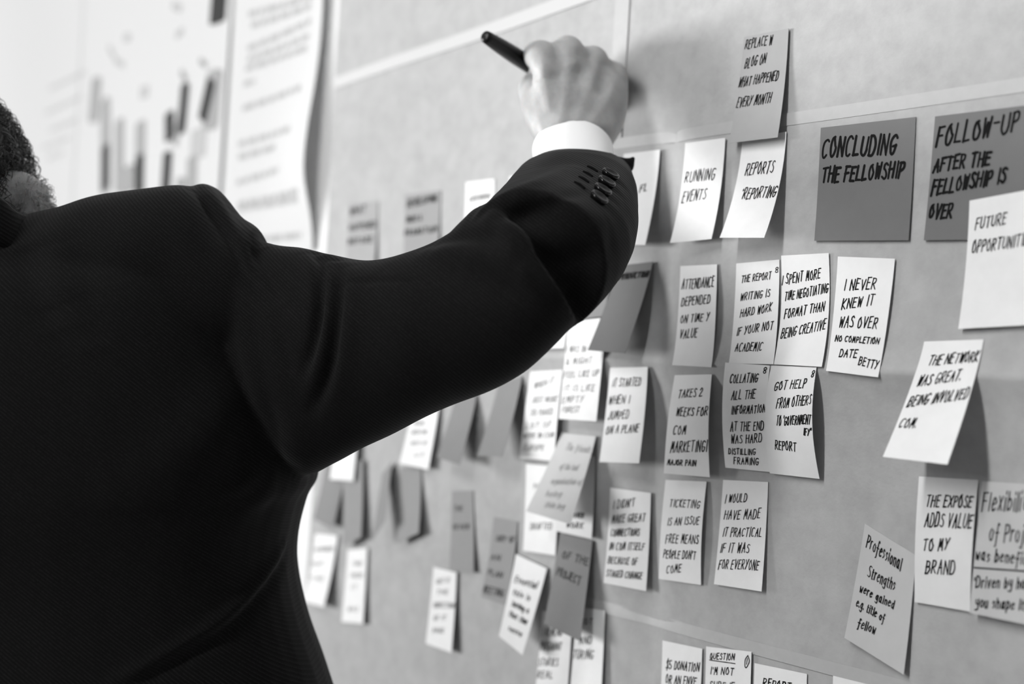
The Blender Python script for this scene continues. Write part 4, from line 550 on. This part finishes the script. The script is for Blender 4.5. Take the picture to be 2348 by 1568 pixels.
for pts, w_, h_ in TENDONS:                     # tendons and knuckle hollows on the back of the hand
    P_ = np.array(catmull(pts, 5)); best = np.full(len(co), 9.0)
    sel = np.where(np.linalg.norm(co - P_.mean(0), axis=1) < .08)[0]
    for i in range(len(P_) - 1):
        a, d = P_[i], P_[i + 1] - P_[i]; q = co[sel]
        t_ = np.clip(((q - a) @ d) / (d @ d + 1e-12), 0, 1); best[sel] = np.minimum(best[sel], np.linalg.norm(q - a - t_[:, None] * d, axis=1))
    co += nb * (h_ * np.exp(-(best / w_) ** 2))[:, None]
rel = co - HC; lr, lf, lu = rel @ HR, rel @ HF, rel @ HU
near = (np.abs(lr) < .1) & (lf > 0) & (lf < .16) & (np.abs(lu) < .15)
dsp = np.zeros(len(co))
for sx in (-.032, .032): dsp -= .010 * np.exp(-(((lr - sx) / .016) ** 2 + ((lu - .018) / .011) ** 2))       # eye sockets
dsp -= .006 * np.exp(-((lr / .020) ** 2 + ((lu + .0585) / .0028) ** 2))                                  # line of the mouth
co += (HF[None, :] * (dsp * near)[:, None])
body.data.vertices.foreach_set('co', co.ravel()); body.data.update()
for e in PERSON['eyes']:
    E_ = Builder(); E_.ball(e, (.0115, 0, 0), (0, .0115, 0), (0, 0, .0115), n=10); E_.build('eye', M['eye'], None); adopt(bpy.data.objects[[o.name for o in COL.objects if o.name.startswith('eye')][-1]])

# jacket
B = Builder()
pw = [2.15, 2.15, 2.6, 2.3, 2.0, 2.0, 2.0]
for rings, pwr in zip(PERSON['jacket'], pw): B.loft(rings, n=56, sub=4 if rings is not PERSON['jacket'][1] else 2, power=pwr)
jacket = adopt(B.build('jacket', M['jacket']))
fuse(jacket, 0.0026, 5)
FOLDS = [
 ([(-0.7744, -0.2815, 1.5167), (-0.7586, -0.2852, 1.5095), (-0.7451, -0.2911, 1.4973), (-0.7381, -0.2947, 1.4828), (-0.7364, -0.2969, 1.4671), (-0.7406, -0.2985, 1.4502), (-0.7468, -0.2997, 1.439)], 0.0045, -0.0065),
 ([(-0.7665, -0.2762, 1.5149), (-0.7442, -0.2861, 1.5019), (-0.7322, -0.2919, 1.4816), (-0.7306, -0.294, 1.4648), (-0.735, -0.295, 1.4452), (-0.7426, -0.2951, 1.4296)], 0.0085, 0.005),
 ([(-0.756, -0.2767, 1.5116), (-0.7396, -0.2829, 1.5021), (-0.7313, -0.2865, 1.4926), (-0.7247, -0.2901, 1.474), (-0.7274, -0.2912, 1.4462), (-0.7387, -0.2916, 1.4257), (-0.7484, -0.2919, 1.4139)], 0.005, -0.007),
 ([(-0.7441, -0.2746, 1.5086), (-0.7222, -0.2844, 1.4877), (-0.7178, -0.2878, 1.4653), (-0.7233, -0.2877, 1.4404), (-0.7363, -0.2861, 1.4175)], 0.01, 0.0035),
 ([(-0.7762, -0.2854, 1.5166), (-0.7516, -0.2946, 1.4985), (-0.744, -0.2986, 1.4812), (-0.7452, -0.3014, 1.4614)], 0.009, 0.003),
 ([(-0.8514, -0.3358, 1.5573), (-0.8373, -0.3321, 1.5454), (-0.8238, -0.328, 1.5326), (-0.8071, -0.3253, 1.516), (-0.795, -0.3223, 1.5014), (-0.7775, -0.3172, 1.4828), (-0.763, -0.3109, 1.4634), (-0.7564, -0.3051, 1.4413)], 0.004, -0.0035),
 ([(-0.8597, -0.3246, 1.5618), (-0.8386, -0.3219, 1.5467), (-0.8202, -0.3215, 1.5302), (-0.8007, -0.3202, 1.5119), (-0.7845, -0.3176, 1.4943)], 0.008, 0.0028),
 ([(-0.8111, -0.3077, 1.5223), (-0.7984, -0.3113, 1.5141), (-0.7819, -0.313, 1.5004), (-0.7628, -0.309, 1.4805)], 0.007, -0.006),
 ([(-0.7307, -0.2847, 1.4947), (-0.716, -0.2759, 1.4971), (-0.6956, -0.2693, 1.4979), (-0.6685, -0.2611, 1.497)], 0.0022, -0.0012),
 ([(-0.6917, -0.244, 1.5238), (-0.6551, -0.2462, 1.5253), (-0.6226, -0.2438, 1.5236), (-0.6028, -0.2356, 1.5133), (-0.5955, -0.2242, 1.5013)], 0.006, -0.004),
 ([(-0.6834, -0.2524, 1.5171), (-0.6512, -0.2486, 1.5196), (-0.6251, -0.2447, 1.5171), (-0.6063, -0.2389, 1.5067)], 0.01, 0.003),
 ([(-0.6378, -0.24, 1.5379), (-0.6324, -0.228, 1.5469), (-0.6327, -0.2051, 1.5631), (-0.663, -0.1561, 1.5819)], 0.009, 0.003),
 ([(-0.6294, -0.2425, 1.5319), (-0.629, -0.2235, 1.5392), (-0.6086, -0.2133, 1.5471), (-0.616, -0.1836, 1.5592)], 0.006, -0.0028),
 ([(-0.6156, -0.2426, 1.5234), (-0.6184, -0.2175, 1.5274), (-0.6039, -0.2026, 1.5322), (-0.6018, -0.1771, 1.5429)], 0.01, 0.0028),
 ([(-0.6087, -0.2405, 1.5105), (-0.6156, -0.212, 1.5133), (-0.6035, -0.1949, 1.5172), (-0.5963, -0.1772, 1.5266)], 0.007, -0.003),
 ([(-0.6456, -0.2517, 1.5053), (-0.624, -0.2442, 1.4976), (-0.6075, -0.2334, 1.4879), (-0.6052, -0.2179, 1.476)], 0.009, -0.0035),
 ([(-0.7146, -0.2737, 1.4995), (-0.6887, -0.2727, 1.4828), (-0.6785, -0.2682, 1.4616), (-0.6823, -0.2627, 1.4402)], 0.014, 0.0025),
 ([(-0.7974, -0.3946, 1.2372), (-0.792, -0.3589, 1.2552), (-0.793, -0.3231, 1.2735), (-0.8042, -0.2926, 1.2948), (-0.8222, -0.2673, 1.3151)], 0.005, 0.0042),
 ([(-0.7938, -0.3907, 1.2289), (-0.7905, -0.356, 1.2502), (-0.7922, -0.3191, 1.2688), (-0.8052, -0.2878, 1.2893), (-0.8262, -0.263, 1.3067)], 0.006, -0.0035),
 ([(-0.8783, -0.4445, 1.5114), (-0.8621, -0.4425, 1.4968), (-0.8396, -0.4378, 1.4744), (-0.8292, -0.4319, 1.4555)], 0.012, -0.005),
 ([(-0.8666, -0.4286, 1.5125), (-0.8514, -0.4283, 1.495), (-0.8324, -0.4263, 1.4725)], 0.016, 0.004),
 ([(-0.8584, -0.4063, 1.526), (-0.8512, -0.416, 1.5017), (-0.829, -0.4191, 1.473), (-0.8158, -0.4082, 1.446)], 0.018, -0.003),
 ([(-0.7947, -0.3184, 1.4365), (-0.7926, -0.3362, 1.4074), (-0.7918, -0.3648, 1.3791), (-0.8009, -0.3945, 1.359)], 0.02, 0.004),
 ([(-0.7691, -0.3047, 1.4152), (-0.7877, -0.3181, 1.3765), (-0.789, -0.3494, 1.3484)], 0.016, -0.004),
 ([(-0.7715, -0.294, 1.3923), (-0.7896, -0.3033, 1.3589), (-0.7924, -0.3257, 1.336)], 0.014, 0.0035),
]

co = coords(jacket.data); nm = normals(jacket.data)
dsp = np.zeros(len(co))
for pts, width, height in FOLDS:
    P_ = np.array(catmull(pts, 4)); lo, hi = P_.min(0) - 3 * width, P_.max(0) + 3 * width
    idx = np.where(np.all((co > lo) & (co < hi), axis=1))[0]
    if not len(idx): continue
    q = co[idx]; best = np.full(len(idx), 9.0); along = np.zeros(len(idx))
    for i in range(len(P_) - 1):
        a, d = P_[i], P_[i + 1] - P_[i]; L2 = d @ d + 1e-12
        t = np.clip(((q - a) @ d) / L2, 0, 1); dist = np.linalg.norm(q - a - t[:, None] * d, axis=1)
        k = dist < best; best[k] = dist[k]; along[k] = (i + t[k]) / (len(P_) - 1)
    dsp[idx] += height * np.exp(-(best / width) ** 2) * np.sin(np.pi * np.clip(along, .03, .97)) ** .5
# soft unevenness of worn cloth
dsp += np.array([noise.noise(Vector(c) * 14.0) for c in co]) * .0018 + np.array([noise.noise(Vector((c[0] * 30, c[1] * 30, c[2] * 12))) for c in co]) * .0008
co += nm * dsp[:, None]
jacket.data.vertices.foreach_set('co', co.ravel()); jacket.data.update()
B = Builder(); B.loft(PERSON['collar'], n=20, sub=4, power=2.6, closed=True)
adopt(B.build('collar', M['jacket']), jacket)
B = Builder(); B.loft(PERSON['shirt_cuff'], n=48, sub=2)
adopt(B.build('shirt_cuff', M['shirt']))
BUTTONS = [((-0.6509, -0.1331, 1.5784), (0.5665, 0.0674, 0.8213)), ((-0.6367, -0.1486, 1.5701), (0.591, 0.0885, 0.8018)), ((-0.6235, -0.1632, 1.5622), (0.5828, 0.1309, 0.802)), ((-0.6117, -0.1763, 1.5549), (0.6568, 0.1459, 0.7398)), ]
HOLES = [((-0.663, -0.1418, 1.5844), (-0.6544, -0.1413, 1.5805), (0.3696, -0.1516, 0.9167)), ((-0.6514, -0.1551, 1.5781), (-0.6442, -0.1541, 1.5748), (0.3646, -0.1178, 0.9237)), ((-0.6406, -0.1677, 1.5722), (-0.6326, -0.167, 1.5683), (0.418, -0.0694, 0.9058)), ((-0.6291, -0.1807, 1.5663), (-0.6211, -0.1797, 1.5622), (0.4078, -0.0507, 0.9117)), ]
for c, n in BUTTONS:
    c, n = Vector(c), Vector(n); a = n.orthogonal().normalized(); b_ = n.cross(a)
    B = Builder()
    prof = [(-.001, .0050), (.0012, .0060), (.0026, .0062), (.0034, .0058), (.0035, .0050), (.0024, .0041), (.0020, .001)]
    B.loft([(np.array(c + n * z), np.array(a * r), np.array(b_ * r)) for z, r in prof], n=28, sub=1)
    adopt(B.build('button', M['button']), jacket)
for a, b_, n in HOLES:
    a, b_, n = np.array(a), np.array(b_), np.array(n)
    B = Builder(); B.chain([(a + n * .0004, .0008), ((a + b_) / 2 + n * .0008, .0009), (b_ + n * .0004, .0008)], n=10)
    adopt(B.build('buttonhole', M['thread']), jacket)


# trousers and shoes
B = Builder()
for l in PERSON['legs']: B.chain([(np.array(c) + np.array((0, 0, .03 if i == len(l) - 1 else 0)), r + .018) for i, (c, r) in enumerate(l)], n=28)
B.chain([(hip + np.array((0, 0, -.06)), .135), (hip + np.array((0, 0, .05)), .14)], n=32)
trousers = adopt(B.build('trousers', M['trousers'])); fuse(trousers, 0.006, 4)
for a in ankles:
    B = Builder(); g = np.array((a[0], a[1], 0.0)); U = np.array((0, 0, 1.0))
    B.loft([(g - fw * .075 + U * .030, rt * .018, U * .020), (g - fw * .06 + U * .038, rt * .033, U * .036), (g + U * .046, rt * .037, U * .045), (g + fw * .07 + U * .038, rt * .040, U * .037), (g + fw * .14 + U * .028, rt * .044, U * .0275), (g + fw * .19 + U * .022, rt * .034, U * .0215), (g + fw * .212 + U * .018, rt * .012, U * .010)], n=28, sub=3, power=2.6)
    adopt(B.build('shoe', M['shoe']))

# hair: a cap of curls over the skull, and a short grey beard
def strands(n, pick, length, curl, rad, seed, seg=9, fall=.75):
    rng = random.Random(seed); V, F = [], []; k = 0; tries = 0
    while k < n and tries < n * 40:
        tries += 1
        th = rng.uniform(0, 2 * math.pi); z = rng.uniform(-1, 1); s = math.sqrt(1 - z * z)
        d = (s * math.cos(th), s * math.sin(th), z)
        root = pick(d, rng)
        if root is None: continue
        k += 1
        p, out = root
        L = length * rng.uniform(.6, 1.3); ph = rng.uniform(0, 6.28); tw = rng.uniform(.5, 1.5) * rng.choice((-1, 1)) * 6.28
        dirv = out * (1 - fall) + np.array((rng.uniform(-.3, .3), rng.uniform(-.3, .3), -1.0)) * fall
        dirv -= out * min(0, dirv @ out) * 1.1
        dirv /= np.linalg.norm(dirv); a = np.cross(dirv, out); a /= np.linalg.norm(a) + 1e-9; b = np.cross(dirv, a)
        pts = []
        for i in range(seg + 1):
            t = i / seg; r = curl * min(1, t * 3)
            pts.append(p + out * .004 * math.sin(t * 3.1) + dirv * L * t * (1 - .25 * t) + (a * math.cos(ph + tw * t) + b * math.sin(ph + tw * t)) * r)
        base = len(V)
        for i, q in enumerate(pts):
            t = pts[min(i + 1, seg)] - pts[max(i - 1, 0)]; t /= np.linalg.norm(t) + 1e-9
            e = np.cross(t, out); e /= np.linalg.norm(e) + 1e-9; g = np.cross(t, e)
            w = rad * (1 - .7 * i / seg)
            for m_ in range(3):
                an = 2.094 * m_; V.append(q + e * math.cos(an) * w + g * math.sin(an) * w)
        for i in range(seg):
            for m_ in range(3):
                x = base + i * 3 + m_; y = base + i * 3 + (m_ + 1) % 3; F.append((x, y, y + 3, x + 3))
    return V, F
def scalp(d, rng):
    r, f_, u_ = d
    if f_ > .90 or u_ < (-.42 if f_ < .2 else -.22): return None
    out = HR * r / .076 + HF * f_ / .097 + HU * u_ / .092; out /= np.linalg.norm(out)
    return HC + HR * r * .078 + HF * f_ * .103 + HU * (.004 + u_ * .080), out
V, F = strands(4600, scalp, .028, .0036, .00045, 5, seg=14, fall=.72)
hair = mesh('hair', V, F, M['hair']); n0 = len(F)
bm = bmesh.new(); bm.from_mesh(hair.data)
ret = bmesh.ops.create_icosphere(bm, subdivisions=5, radius=1.0)
kill = []
for v in ret['verts']:
    r, f_, u_ = v.co
    if f_ > .92 or u_ < (-.46 if f_ < .2 else -.28): kill.append(v)
    w = HC + HR * r * .078 + HF * f_ * .103 + HU * (.004 + u_ * .080)
    o_ = HR * r + HF * f_ + HU * u_
    v.co = Vector(w + o_ * (noise.noise(Vector(w) * 55) * .007 + noise.noise(Vector(w) * 140) * .003))
bmesh.ops.delete(bm, geom=kill, context='VERTS'); bm.to_mesh(hair.data); bm.free()
hair.data.materials.append(M['hair_light'])
mi = [0] * len(hair.data.polygons); rng = random.Random(3)
for s in range(0, n0, 42):
    if rng.random() < .22:
        for k in range(s, min(s + 42, n0)): mi[k] = 1
hair.data.polygons.foreach_set('material_index', mi); hair.data.polygons.foreach_set('use_smooth', [True] * len(mi))
adopt(hair)
def jaw(d, rng):
    r, f_, u_ = d
    if rng.random() < .55:                       # along the jaw
        k = rng.uniform(1.2, 3.9); i = min(int(k), 3); k -= i
        (c0, r0_), (c1, r1_) = PERSON['jaw'][i], PERSON['jaw'][i + 1]
        out = np.array(d)
        return np.array(c0) * (1 - k) + np.array(c1) * k + out * (r0_ * (1 - k) + r1_ * k + .0002), out
    if f_ < -.15 or u_ > .05: return None
    out = HR * r / .062 + HF * f_ / .070 + HU * u_ / .075; out /= np.linalg.norm(out)
    return HC + HR * r * .063 + HF * (.026 + f_ * .072) + HU * (-.045 + u_ * .078), out
V, F = strands(1500, jaw, .0065, .00025, .00022, 9, seg=6, fall=.92)
adopt(mesh('beard', V, F, M['beard']))

# marker pen in the right hand, its tip on the paper
tip, end = [np.array(q) for q in PERSON['pen']]
pen = empty('marker_pen', tuple(tip)); bpy.context.view_layer.update()
tag(pen, 'black marker pen held in the raised hand, blunt end pointing left', 'pen')
ax = end - tip; LEN = np.linalg.norm(ax); ax /= LEN
e1 = np.cross(ax, (0, 0, 1.0)); e1 /= np.linalg.norm(e1); e2 = np.cross(ax, e1)
def turned(name, prof, m, parent):
    B = Builder(); B.loft([(tip + ax * s, e1 * r, e2 * r) for s, r in prof], n=32, sub=1); return adopt(B.build(name, m), parent)
turned('barrel', [(.012, .0030), (.014, .0048), (.026, .0052), (.028, .0066), (.060, .0068), (.095, .0066), (LEN - .022, .0060), (LEN - .004, .0050), (LEN - .001, .0046), (LEN, .0036)], M['pen'], pen)
turned('felt_tip', [(0, .0012), (.003, .0018), (.013, .0022)], M['pen_tip'], pen)
